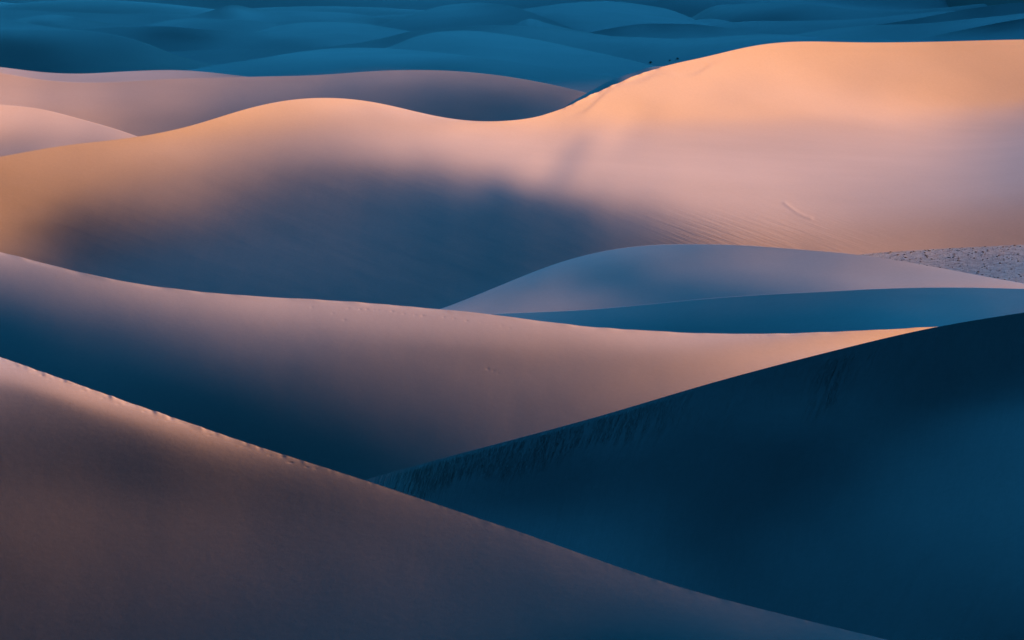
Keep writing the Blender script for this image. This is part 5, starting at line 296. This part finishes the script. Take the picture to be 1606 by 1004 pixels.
'Y': dict(ua=1059.129, ub=1551.857, n=(14, 5), crest=[(1008,58.604),(1020,56.487),(1032,54.313),(1044,52.112),(1056,49.919),(1068,47.768),(1080,45.688),(1092,43.675),(1104,41.689),(1116,39.733),(1128,37.886),(1140,36.257),(1152,34.945),(1164,34.015),(1176,33.446),(1188,33.166),(1200,33.084),(1212,33.113),(1224,33.161),(1236,33.144),(1248,33.009),(1260,32.798),(1272,32.592),(1284,32.404),(1296,32.2),(1308,31.935),(1320,31.568),(1332,31.054),(1344,30.352),(1356,29.437),(1368,28.33),(1380,27.102),(1392,25.839),(1404,24.585),(1416,23.33),(1428,22.089),(1440,20.923),(1452,19.884),(1464,18.976),(1476,18.19),(1488,17.546),(1500,17.076),(1512,16.813),(1524,16.741),(1536,16.797),(1548,16.9),(1560,16.991),(1572,17.066),(1584,17.155),(1596,17.272),(1608,17.417)],
 vb=([1059.129,1068.088,1077.046,1086.005,1094.964,1103.922,1112.881,1121.84,1130.798,1139.757,1148.716,1157.675,1166.633,1175.592,1184.551,1193.509,1202.468,1211.427,1220.385,1229.344,1238.303,1247.262,1256.22,1265.179,1274.138,1283.096,1292.055,1301.014,1309.972,1318.931,1327.89,1336.849,1345.807,1354.766,1363.725,1372.683,1381.642,1390.601,1399.559,1408.518,1417.477,1426.436,1435.394,1444.353,1453.312,1462.27,1471.229,1480.188,1489.146,1498.105,1507.064,1516.023,1524.981,1533.94,1542.899,1551.857], [68.929,68.844,68.749,68.646,68.536,68.419,68.298,68.173,68.047,67.92,67.794,67.668,67.543,67.417,67.288,67.155,67.012,66.856,66.683,66.485,66.259,65.998,65.697,65.351,64.957,64.51,64.01,63.455,62.845,62.182,61.468,60.707,59.902,59.057,58.178,57.269,56.334,55.379,54.407,53.423,52.433,51.44,50.45,49.467,48.497,47.545,46.617,45.719,44.855,44.033,43.256,42.529,41.855,41.237,40.677,40.174]),
 c=[7.28338,7.46821,7.38964,7.4599,7.18925,7.46189,7.4191,7.42525,7.38012,7.35824,7.42022,7.42523,7.40869,7.37885,7.35314,7.42895,7.42297,7.4067,7.38478,7.33147,7.42688,7.4249,7.40324,7.37586,7.31732,7.41528,7.40933,7.39686,7.36627,7.33075,7.40711,7.40535,7.3881,7.36868,7.30924,7.40861,7.4021,7.38017,7.35816,7.30965,7.39536,7.38896,7.38205,7.36091,7.32776,7.41723,7.41111,7.39055,7.36097,7.27877,7.42067,7.41103,7.40245,7.35785,7.27319,7.40473,7.40915,7.38773,7.35554,7.25812,7.4058,7.38035,7.38504,7.34278,7.31679,7.28995,7.42461,7.33249,7.38184,7.09101]),
'U': dict(ua=763.707, ub=1173.607, n=(14, 5), crest=[(708,42.092),(720,39.634),(732,36.985),(744,34.114),(756,30.979),(768,27.523),(780,23.85),(792,20.325),(804,17.327),(816,14.952),(828,13.036),(840,11.349),(852,9.715),(864,8.096),(876,6.565),(888,5.207),(900,4.068),(912,3.134),(924,2.399),(936,1.93),(948,1.826),(960,2.179),(972,3.021),(984,4.299),(996,5.899),(1008,7.683),(1020,9.521),(1032,11.479),(1044,13.877),(1056,17.133),(1068,21.492),(1080,26.573),(1092,31.511),(1104,35.855),(1116,39.609),(1128,42.771),(1140,45.386),(1152,47.58),(1164,49.501),(1176,51.297),(1188,53.11),(1200,55.027),(1212,57.0),(1224,58.925)],
 vb=([763.707,771.16,778.613,786.065,793.518,800.971,808.423,815.876,823.329,830.782,838.234,845.687,853.14,860.593,868.045,875.498,882.951,890.403,897.856,905.309,912.762,920.214,927.667,935.12,942.573,950.025,957.478,964.931,972.383,979.836,987.289,994.742,1002.194,1009.647,1017.1,1024.553,1032.005,1039.458,1046.911,1054.363,1061.816,1069.269,1076.722,1084.174,1091.627,1099.08,1106.532,1113.985,1121.438,1128.891,1136.343,1143.796,1151.249,1158.702,1166.154,1173.607], [51.212,51.61,52.044,52.512,53.011,53.537,54.085,54.65,55.225,55.805,56.383,56.952,57.504,58.035,58.538,59.008,59.441,59.835,60.189,60.5,60.771,61.003,61.199,61.363,61.5,61.616,61.717,61.809,61.898,61.993,62.098,62.221,62.366,62.537,62.739,62.973,63.24,63.539,63.869,64.228,64.611,65.014,65.432,65.86,66.292,66.721,67.143,67.551,67.941,68.309,68.653,68.969,69.258,69.517,69.747,69.95]),
 c=[7.27611,7.54206,7.42975,7.49164,7.30955,7.54339,7.46941,7.47852,7.43959,7.42995,7.50208,7.50582,7.46695,7.44554,7.38128,7.52253,7.49829,7.47064,7.44095,7.36516,7.50393,7.52023,7.46404,7.43434,7.31958,7.53299,7.54196,7.47806,7.41523,7.3026,7.59493,7.56787,7.49533,7.40466,7.30689,7.65598,7.56463,7.50515,7.39781,7.32438,7.6806,7.58119,7.51186,7.39112,7.37675,7.55233,7.55349,7.50196,7.40111,7.38227,7.49646,7.48385,7.45836,7.42137,7.40313,7.46106,7.46648,7.45721,7.44378,7.33936,7.50987,7.46318,7.46954,7.43035,7.38585,7.31828,7.50782,7.4355,7.49332,7.19378]),
'N': dict(ua=-300.000, ub=676.636, n=(14, 5), crest=[(-300,9.999),(-288,10.195),(-276,10.387),(-264,10.575),(-252,10.759),(-240,10.94),(-228,11.118),(-216,11.295),(-204,11.471),(-192,11.646),(-180,11.822),(-168,12.0),(-156,12.179),(-144,12.36),(-132,12.546),(-120,12.735),(-108,12.928),(-96,13.128),(-84,13.333),(-72,13.546),(-60,13.765),(-48,13.994),(-36,14.231),(-24,14.478),(-12,14.736),(0,15.015),(12,15.335),(24,15.714),(36,16.151),(48,16.635),(60,17.157),(72,17.706),(84,18.27),(96,18.84),(108,19.405),(120,19.954),(132,20.476),(144,20.96),(156,21.397),(168,21.776),(180,22.084),(192,22.313),(204,22.452),(216,22.489),(228,22.415),(240,22.239),(252,22.079),(264,22.165),(276,22.506),(288,22.792),(300,22.611),(312,21.538),(324,19.162),(336,15.396),(348,11.27),(360,8.542),(372,8.383),(384,10.646),(396,13.638),(408,15.823),(420,17.014),(432,17.555),(444,17.714),(456,17.721),(468,17.788),(480,18.038),(492,18.382),(504,18.697),(516,19.017),(528,19.459),(540,20.15),(552,21.212),(564,22.72),(576,24.602),(588,26.636),(600,28.664),(612,30.674),(624,32.682),(636,34.686),(648,36.678),(660,38.65),(672,40.594),(684,42.504),(696,44.37),(708,46.187),(720,47.947),(732,49.65)],
 vb=([-300.0,-282.243,-264.486,-246.729,-228.972,-211.215,-193.458,-175.701,-157.944,-140.187,-122.43,-104.673,-86.916,-69.159,-51.402,-33.645,-15.888,1.869,19.626,37.383,55.14,72.897,90.654,108.411,126.168,143.925,161.682,179.439,197.196,214.953,232.71,250.467,268.224,285.981,303.738,321.496,339.253,357.01,374.767,392.524,410.281,428.038,445.795,463.552,481.309,499.066,516.823,534.58,552.337,570.094,587.851,605.608,623.365,641.122,658.879,676.636], [33.308,33.41,33.548,33.734,33.978,34.296,34.699,35.199,35.804,36.51,37.306,38.172,39.078,39.991,40.878,41.717,42.499,43.236,43.95,44.677,45.447,46.28,47.173,48.102,49.024,49.879,50.608,51.154,51.478,51.565,51.424,51.094,50.635,50.126,49.649,49.277,49.059,49.015,49.134,49.385,49.723,50.109,50.518,50.949,51.416,51.949,52.575,53.314,54.166,55.108,56.101,57.095,58.035,58.876,59.586,60.15]),
 c=[7.48339,7.56978,7.49955,7.53641,7.25404,7.52449,7.50489,7.50599,7.46804,7.45209,7.4921,7.49492,7.48634,7.47692,7.44741,7.49675,7.49452,7.4929,7.48355,7.44818,7.50534,7.50296,7.49827,7.48006,7.41206,7.49873,7.49722,7.48992,7.46682,7.40884,7.48739,7.48342,7.47719,7.45864,7.40027,7.47874,7.47973,7.47319,7.45193,7.41256,7.48533,7.47524,7.46986,7.46365,7.38947,7.50128,7.50574,7.50742,7.45118,7.37896,7.5201,7.50127,7.46699,7.44551,7.4485,7.49426,7.49831,7.49848,7.48809,7.37883,7.4709,7.46065,7.44908,7.41604,7.45107,7.40323,7.44245,7.45516,7.55368,7.43837]),
'X': dict(ua=1025.997, ub=1457.985, n=(14, 5), crest=[(972,56.811),(984,56.224),(996,55.3),(1008,53.918),(1020,51.953),(1032,49.284),(1044,45.79),(1056,41.4),(1068,36.186),(1080,30.21),(1092,23.352),(1104,16.244),(1116,10.881),(1128,8.266),(1140,7.355),(1152,6.768),(1164,6.107),(1176,5.579),(1188,5.238),(1200,5.027),(1212,4.917),(1224,4.928),(1236,5.102),(1248,5.478),(1260,6.103),(1272,7.012),(1284,8.193),(1296,9.584),(1308,11.106),(1320,12.682),(1332,14.268),(1344,15.879),(1356,17.544),(1368,19.262),(1380,21.021),(1392,22.808),(1404,24.625),(1416,26.493),(1428,28.416),(1440,30.377),(1452,32.355),(1464,34.325),(1476,36.266),(1488,38.155),(1500,39.973),(1512,41.717)],
 vb=([1025.997,1033.852,1041.706,1049.56,1057.415,1065.269,1073.123,1080.978,1088.832,1096.686,1104.541,1112.395,1120.249,1128.104,1135.958,1143.812,1151.667,1159.521,1167.375,1175.23,1183.084,1190.938,1198.792,1206.647,1214.501,1222.355,1230.21,1238.064,1245.918,1253.773,1261.627,1269.481,1277.336,1285.19,1293.044,1300.899,1308.753,1316.607,1324.462,1332.316,1340.17,1348.025,1355.879,1363.733,1371.587,1379.442,1387.296,1395.15,1403.005,1410.859,1418.713,1426.568,1434.422,1442.276,1450.131,1457.985], [68.785,68.373,67.902,67.369,66.774,66.116,65.396,64.618,63.785,62.905,61.983,61.028,60.049,59.056,58.058,57.065,56.088,55.135,54.214,53.333,52.498,51.714,50.985,50.315,49.706,49.159,48.675,48.255,47.898,47.604,47.372,47.201,47.088,47.034,47.034,47.087,47.19,47.339,47.532,47.763,48.027,48.32,48.635,48.967,49.309,49.655,50.001,50.34,50.67,50.985,51.282,51.559,51.814,52.045,52.253,52.436]),
 c=[7.49056,7.59392,7.5831,7.61097,7.4945,7.63538,7.60733,7.60616,7.58706,7.57837,7.57158,7.58742,7.57831,7.56204,7.42715,7.65554,7.61925,7.5835,7.51098,7.49419,7.60589,7.60945,7.53784,7.52497,7.45314,7.60045,7.56327,7.5352,7.51227,7.46099,7.54651,7.54852,7.5264,7.50631,7.46555,7.54288,7.53517,7.52076,7.49574,7.43849,7.52741,7.52634,7.51232,7.48361,7.43688,7.51592,7.51149,7.49916,7.47293,7.42161,7.49887,7.49604,7.48844,7.46794,7.43315,7.484,7.48343,7.47712,7.46469,7.41721,7.47937,7.47435,7.47427,7.45813,7.43301,7.44772,7.47215,7.44597,7.45404,7.19213]),
}

FLOOR = -20.0
def dune_front(d, nu, nt_, tpow=1.25):
    u = np.linspace(d['ua'], d['ub'], nu)
    t = np.linspace(0, 1, nt_) ** tpow
    U, T = np.meshgrid(u, t, indexing='ij')
    vc = curve(d['crest'], u); vb = curve(list(zip(*d['vb'])), u)
    V = vc[:, None] + T * (vb - vc)[:, None]
    Bu = spline_basis((u - d['ua']) / (d['ub'] - d['ua']), d['n'][0])
    Bt = spline_basis(np.log1p(9 * t) / math.log(10), d['n'][1])
    g = Bu @ np.array(d['c']).reshape(d['n']) @ Bt.T
    P = np.exp(g)[..., None] * rays(U, V); P[..., 2] += CAM_H
    return U, V, T, P
def build_dune(key, label, name='sand_dune', mat=None, nu=260, nt_=90, detail=None, tpow=1.25, streaks=None):
    d = DUNES[key]
    U, V, T, P = dune_front(d, nu, nt_, tpow)
    if detail: P = detail(U, V, T, P)
    # the far side: falls away behind the crest
    h = P[:, 0, :2] / np.linalg.norm(P[:, 0, :2], axis=1, keepdims=True)
    dep = (CAM_H - P[:, 0, 2]) / np.linalg.norm(P[:, 0, :2], axis=1)
    rows = []
    z0 = P[:, 0, 2]
    s = 0.0; z = z0.copy()
    for ds in (0.4, 0.8, 1.5, 3, 5, 8, 12, 16, 20, 26, 32, 40):
        s += ds
        k = np.clip(s / 25.0, 0, 1)
        slope = (dep + 0.06) * (1 - k) + 0.42 * k
        z = np.maximum(z - ds * slope, np.minimum(FLOOR, z - 0.02))
        q = np.empty((nu, 3)); q[:, :2] = P[:, 0, :2] + h * s; q[:, 2] = z
        rows.insert(0, q)
    # the foot, hidden in the hollow in front
    e = P[:, -1, :]; h2 = e[:, :2] / np.linalg.norm(e[:, :2], axis=1, keepdims=True)
    foot = []
    s = 0.0; z = e[:, 2].copy()
    for ds in (2, 4, 6, 9, 12, 16, 22):
        s += ds
        z = np.maximum(z - ds * 0.45, np.minimum(FLOOR, z - 0.02))
        q = np.empty((nu, 3)); q[:, :2] = e[:, :2] - h2 * s; q[:, 2] = z
        foot.append(q)
    G = np.concatenate([np.stack(rows, 1), P, np.stack(foot, 1)], 1)
    # both ends run down into the ground
    for side in (0, 1):
        E = G[:, :, :] if side else G
        edge = G[-1] if side else G[0]
        sg = 1.0 if side else -1.0
        cols = []; s = 0.0; z = edge[:, 2].copy()
        open_end = (d['ub'] > 1890) if side else (d['ua'] < -290)
        for ds in ((3, 6, 10, 14, 20, 28, 60) if open_end else (2, 4, 8, 12, 18, 26, 34)):
            s += ds
            k = min(1.0, s / 45.0) if open_end else 1.0
            z = np.maximum(z - ds * 0.36 * k, np.minimum(FLOOR - 0.3, z - 0.02))
            q = edge.copy(); q[:, 0] += sg * s; q[:, 2] = z
            cols.append(q)
        C = np.stack(cols, 0)
        G = np.concatenate([G, C], 0) if side else np.concatenate([C[::-1], G], 0)
    a, b = G.shape[:2]
    idx = np.arange(a * b).reshape(a, b)
    faces = np.stack([idx[:-1, :-1], idx[:-1, 1:], idx[1:, 1:], idx[1:, :-1]], -1).reshape(-1, 4)
    o = mesh_object(name, G.reshape(-1, 3).tolist(), faces.tolist(), mat or sand)
    if streaks:
        # 'flow' map: across and along the streaks; 'streak': how strong they are
        pad0, pad1 = len(rows), len(foot)
        Ue = np.pad(U, ((7, 7), (pad0, pad1)), 'edge'); Ve = np.pad(V, ((7, 7), (pad0, pad1)), 'edge')
        De = np.pad(V - V[:, :1], ((7, 7), (pad0, pad1)), 'edge')
        slant, strength = streaks
        UV = np.stack(slant(Ue, Ve), -1).reshape(-1, 2)
        lay = o.data.uv_layers.new(name='flow')
        li = np.empty(len(o.data.loops), int); o.data.loops.foreach_get('vertex_index', li)
        lay.data.foreach_set('uv', UV[li].reshape(-1))
        at = o.data.attributes.new('streak', 'FLOAT', 'POINT')
        at.data.foreach_set('value', strength(Ue, Ve, De).reshape(-1).astype(np.float32))
    tag(o, label, 'dune' if name == 'sand_dune' else None, kind='structure')
    return o

rng = np.random.RandomState(7)
def wobble(x, step, seed):
    """smooth random curve with features about `step` wide"""
    r = np.random.RandomState(seed); n = int((x.max() - x.min()) / step) + 6
    k = r.uniform(-1, 1, n); s = (x - x.min()) / step; i = s.astype(int); t = s - i; t = t * t * (3 - 2 * t)
    return k[i] * (1 - t) + k[i + 1] * t
def bumps(P, U, V, spots):
    """press or raise small round marks; spots: (u, v, radius_u, radius_v, height)"""
    for (u, v, ru, rv, h) in spots:
        q = np.exp(-((U - u) / ru) ** 2 - ((V - v) / rv) ** 2)
        P[..., 2] += h * q
    return P
def detail_A(U, V, T, P):
    # a trodden crest: prints and crumbs of sand along the ridge
    D0 = V - V[:, :1]
    crest = np.exp(-(D0 / 5.0) ** 2)
    left = np.clip((700 - U) / 500, 0, 1)
    w = 0.045 * wobble(U[:, 0], 19, 1) * (0.5 + 0.5 * wobble(U[:, 0], 90, 9)) + 0.016 * wobble(U[:, 0], 7, 2)
    P[..., 2] += crest * w[:, None] * (0.12 + left)
    spots = []
    r = np.random.RandomState(3)
    u = -200.0
    vc = lambda q: np.interp(q, U[:, 0], V[:, 0])
    while u < 520:
        spots.append((u, vc(u) + r.uniform(3, 9), r.uniform(2.5, 4.5), r.uniform(1.2, 2.0), -r.uniform(0.0, 0.013)))
        u += r.uniform(5, 34)
    return bumps(P, U, V, spots)
def detail_C(U, V, T, P):
    r = np.random.RandomState(5)
    vc = lambda q: np.interp(q, U[:, 0], V[:, 0])
    spots = []
    for a, b_, o0, o1, n in ((548, 662, 10, 12, 13), (700, 800, 12, 17, 7), (1165, 1230, 3, 4, 9), (480, 545, 12, 30, 3), (765, 780, 86, 90, 3)):
        for k in range(n):
            u = a + (b_ - a) * (k + r.uniform(-0.3, 0.3)) / max(1, n - 1)
            spots.append((u, vc(u) + o0 + (o1 - o0) * k / max(1, n - 1) + r.uniform(-1, 1), r.uniform(1.6, 2.6), r.uniform(0.9, 1.4), -r.uniform(0.004, 0.016)))
    D0 = V - V[:, :1]
    P[..., 2] += np.exp(-(D0 / 4.0) ** 2) * (0.03 * wobble(U[:, 0], 22, 11))[:, None]
    return bumps(P, U, V, spots)
def detail_F(U, V, T, P):
    # crumbling edge where the ridge turns, and a small slide mark on the face
    D0 = V - V[:, :1]
    u0 = U[:, 0]
    k = np.clip((u0 - 850) / 30, 0, 1) * np.clip((1060 - u0) / 50, 0, 1)
    w = 0.10 * wobble(u0, 19, 21) + 0.09 * wobble(u0, 7, 22)
    P[..., 2] += np.exp(-(D0 / 3.0) ** 2) * (w * k)[:, None]
    k2 = np.clip((u0 - 880) / 40, 0, 1) * np.clip((1160 - u0) / 60, 0, 1)
    edge = V - (V[:, :1] + 14 + 7 * np.sin(U / 33.0) + 4 * np.sin(U / 13.0))
    P[..., 2] += 0.11 * k2[:, None] / (1 + np.exp(-edge / 2.0)) * np.exp(-np.maximum(edge, 0) / 30)
    pts = [(1231, 319), (1240, 326), (1250, 333), (1262, 339), (1272, 342)]
    best = np.full(U.shape, 1e9)
    for (a, b_), (c, d_) in zip(pts[:-1], pts[1:]):
        t = np.clip(((U - a) * (c - a) + (V - b_) * (d_ - b_)) / ((c - a) ** 2 + (d_ - b_) ** 2), 0, 1)
        best = np.minimum(best, np.hypot(U - a - t * (c - a), (V - b_ - t * (d_ - b_)) * 1.3))
    P[..., 2] += 0.035 * np.exp(-(best / 3.0) ** 2)
    return P
def shade_hill(name, label, x0, x1, y0, y1, h, seed, mat=None):
    # a long rounded rise added out of view, to cast shade on the dunes
    nx, ny = 90, 140
    us = np.linspace(0, 1, nx); vs = np.linspace(0, 1, ny)
    Uu, Vv = np.meshgrid(us, vs, indexing='ij')
    X = x0 + (x1 - x0) * Uu; Y = y0 + (y1 - y0) * Vv
    prof = np.minimum(1, Uu / 0.45) * np.minimum(1, (1 - Uu) / 0.5)
    ends = np.clip(Vv * 12, 0, 1) * np.clip((1 - Vv) * 9, 0, 1)
    prof = prof ** 0.8 * (ends * ends * (3 - 2 * ends))
    Z = FLOOR - 2 + h * prof * (1 + 0.06 * np.sin(Y / (y1 - y0) * 19 + seed) + 0.04 * np.sin(Y / (y1 - y0) * 47 + X / 60))
    idx = np.arange(X.size).reshape(X.shape)
    fc = np.stack([idx[:-1, :-1], idx[1:, :-1], idx[1:, 1:], idx[:-1, 1:]], -1).reshape(-1, 4)
    o = mesh_object(name, np.stack([X, Y, Z], -1).reshape(-1, 3).tolist(), fc.tolist(), mat or sand)
    tag(o, label, kind='structure')
    return o
shade_hill('shade_hill', None, 250, 900, 1110, 4200, 330, 0.0)  # added beyond the right edge; its shadow keeps the sun off the far dunes
shade_hill('sand_dune', None, 125, 260, 425, 585, 66, 2.0)  # unseen extra dune, added to shade the blue dunes right of centre

L = {
 'A': 'mauve foreground dune with a pale trodden crest falling from left to lower right',
 'B': 'darkest blue-black lee face of a dune at lower right with avalanche streaks under its crest',
 'C': 'broad middle dune, pale crest above a dark blue hollow, glowing orange at its right tip',
 'D': 'blue-grey rounded dune in shade between the orange dune and the middle dune',
 'E': 'deep blue low dune face just behind the right tip of the middle dune',
 'F': 'great orange sunlit dune with a blue shaded hollow and the highest crest at right',
 'S': 'narrow blue slip face just behind the bend of the great orange ridge',
 'G': 'small pale peach dune at the left edge behind the great orange dune',
 'H': 'dusky pink and grey dune behind the saddle of the great orange dune',
 'J': 'thin pale grey-blue dune crest at left between the pink dune and the dark far dunes',
 'I1': 'dark blue far dune at the left edge with a crest falling to the right',
 'I2': 'blue far dune with a long low crest right behind the dusky pink dune',
 'I3': 'steel blue far dune whose crest falls to the bend of the orange ridge',
 'I4': 'blue far dune with a wavy crest running to the top of the orange dune',
}
def step(x, a, b_):
    t = np.clip((x - a) / (b_ - a), 0, 1); return t * t * (3 - 2 * t)
def lee_strength(u, v, d):
    left = step(u, 590, 640) * (1 - step(u, 960, 1120)) * (1 - step(d, 12 + 14 * step(u, 600, 700), 62 + 14 * np.sin(u / 31.0))) * step(d, 1, 8)
    slide = np.exp(-((u + 0.36 * (v - 560) - 1318) / 26) ** 2) * step(d, 6, 20) * (1 - step(d, 70, 110))
    return 0.12 * (1 - step(d, 30, 120)) + left + 0.7 * slide
def foot_strength(u, v, d):
    c = v - 0.36 * u
    return step(u, 980, 1100) * (1 - step(u, 1200, 1480)) * step(v, 300, 372) + 0.10
OPTS = {
 'A': dict(nu=1100, nt_=200, detail=detail_A, tpow=1.9), 'B': dict(nu=420, nt_=160, mat=lee, streaks=(lambda u, v: (u + 0.36 * v, v), lee_strength)),
 'C': dict(nu=1200, nt_=190, detail=detail_C, tpow=1.7), 'F': dict(nu=1000, nt_=300, detail=detail_F, mat=foot_sand, streaks=(lambda u, v: (v - 0.36 * u, u), foot_strength)),
 'D': dict(nu=300, nt_=110), 'E': dict(nu=260, nt_=60), 'H': dict(nu=300, nt_=80), 'K': dict(nu=300, nt_=80, mat=stony),
}
for k in DUNES:
    build_dune(k, L.get(k), **OPTS.get(k, dict(nu=200, nt_=44)))
xs = np.concatenate([-np.geomspace(25000, 500, 24), np.linspace(-460, 460, 185), np.geomspace(500, 25000, 24)])
ys = np.concatenate([np.linspace(-600, 1200, 20), np.linspace(1215, 3200, 190), np.geomspace(3230, 60000, 30)])
X, Y = np.meshgrid(xs, ys, indexing='ij')
amp = np.clip((Y - 1500) / 300, 0, 1) * 1.5
Z = FLOOR + amp * (5 * np.sin(X / 61 + 1.3 * np.sin(Y / 170)) * np.sin(Y / 43 + 0.9 * np.sin(X / 90)) + 4 + 3 * np.sin(Y / 71 + X / 130))
idx = np.arange(X.size).reshape(X.shape)
fc = np.stack([idx[:-1, :-1], idx[1:, :-1], idx[1:, 1:], idx[:-1, 1:]], -1).reshape(-1, 4)
g = mesh_object('ground', np.stack([X, Y, Z], -1).reshape(-1, 3).tolist(), fc.tolist(), sand)
tag(g, kind='structure')
# ---------------------------------------------------------------- stones and shrubs
def surface_points(key):
    d = DUNES[key]
    return dune_front(d, 220, 80)
U, V, T, P = surface_points('K')
r = np.random.RandomState(12)
vs, fs = [], []
ico = bmesh.new(); bmesh.ops.create_icosphere(ico, subdivisions=1, radius=1.0)
iv = np.array([v.co[:] for v in ico.verts]); ifc = [[v.index for v in f.verts] for f in ico.faces]; ico.free()
count = 0
while count < 1700:
    i, j = r.randint(0, 219), r.randint(0, 79)
    if U[i, j] < 1320: continue
    a, b_ = r.rand(2)
    p = P[i, j] * (1 - a) * (1 - b_) + P[min(i + 1, 219), j] * a * (1 - b_) + P[i, min(j + 1, 79)] * (1 - a) * b_ + P[min(i + 1, 219), min(j + 1, 79)] * a * b_
    s = 0.035 + 0.10 * r.rand() ** 3
    k = len(vs)
    q = iv * (np.array([1.4, 1.2, 0.5]) * s) * (1 + 0.25 * r.randn(len(iv), 1).clip(-1, 1)) + p + np.array([0, 0, 0.2 * s])
    vs += q.tolist(); fs += [[x + k for x in f] for f in ifc]
    count += 1
stone_mat = sand_material('stone', (0.34, 0.31, 0.27))[0]
g = mesh_object('gravel', vs, fs, stone_mat, smooth=False)
tag(g, kind='stuff')

leaf = bpy.data.materials.new('dry_leaf'); leaf.use_nodes = True
lb_ = leaf.node_tree.nodes['Principled BSDF']; lb_.inputs['Roughness'].default_value = 0.8
ln = leaf.node_tree.nodes.new('ShaderNodeTexNoise'); ln.inputs['Scale'].default_value = 8
lr = leaf.node_tree.nodes.new('ShaderNodeValToRGB')
lr.color_ramp.elements[0].color = (0.035, 0.04, 0.025, 1); lr.color_ramp.elements[1].color = (0.09, 0.09, 0.05, 1)
leaf.node_tree.links.new(ln.outputs['Fac'], lr.inputs[0]); leaf.node_tree.links.new(lr.outputs[0], lb_.inputs['Base Color'])
def shrub(p, h, seed, label):
    r = np.random.RandomState(seed); vs, fs = [], []
    for k in range(420):
        az = r.uniform(0, 2 * math.pi); el = math.acos(r.uniform(0.05, 1)); L_ = h * r.uniform(0.35, 1.0)
        c = np.array([math.cos(az) * math.sin(el) * 0.8, math.sin(az) * math.sin(el) * 0.8, math.cos(el)]) * L_
        t = r.randn(3); t /= np.linalg.norm(t); w = np.cross(t, r.randn(3)); w /= np.linalg.norm(w)
        s = h * 0.09; i = len(vs)
        vs += [(c - t * s).tolist(), (c + w * s * 0.4).tolist(), (c + t * s).tolist(), (c - w * s * 0.4).tolist()]
        fs.append([i, i + 1, i + 2, i + 3])
        if k % 14 == 0:
            i = len(vs); d = c / np.linalg.norm(c); side = np.cross(d, [0.3, 0.2, 1]); side = side / np.linalg.norm(side) * h * 0.012
            vs += [(-side).tolist(), side.tolist(), c.tolist()]; fs.append([i, i + 1, i + 2])
    o = mesh_object('desert_shrub', vs, fs, leaf, smooth=False)
    o.location = p
    tag(o, label, 'shrub', 'dark shrubs on the blue slope behind the orange ridge')
U, V, T, P = surface_points('I4')
for (u, v, h, s, lab) in ((1021, 99, 0.75, 1, 'dark shrub nearest the ragged bend of the orange ridge, leftmost of three'),
                          (1053, 95.5, 0.5, 2, 'smallest of the three dark shrubs, between the other two on the blue slope'),
                          (1065, 93, 0.7, 3, 'dark shrub farthest right and highest along the orange ridge line')):
    q = np.unravel_index(np.argmin((U - u) ** 2 + (V - v) ** 2 * 4), U.shape)
    shrub(P[q].tolist(), h, s, lab)
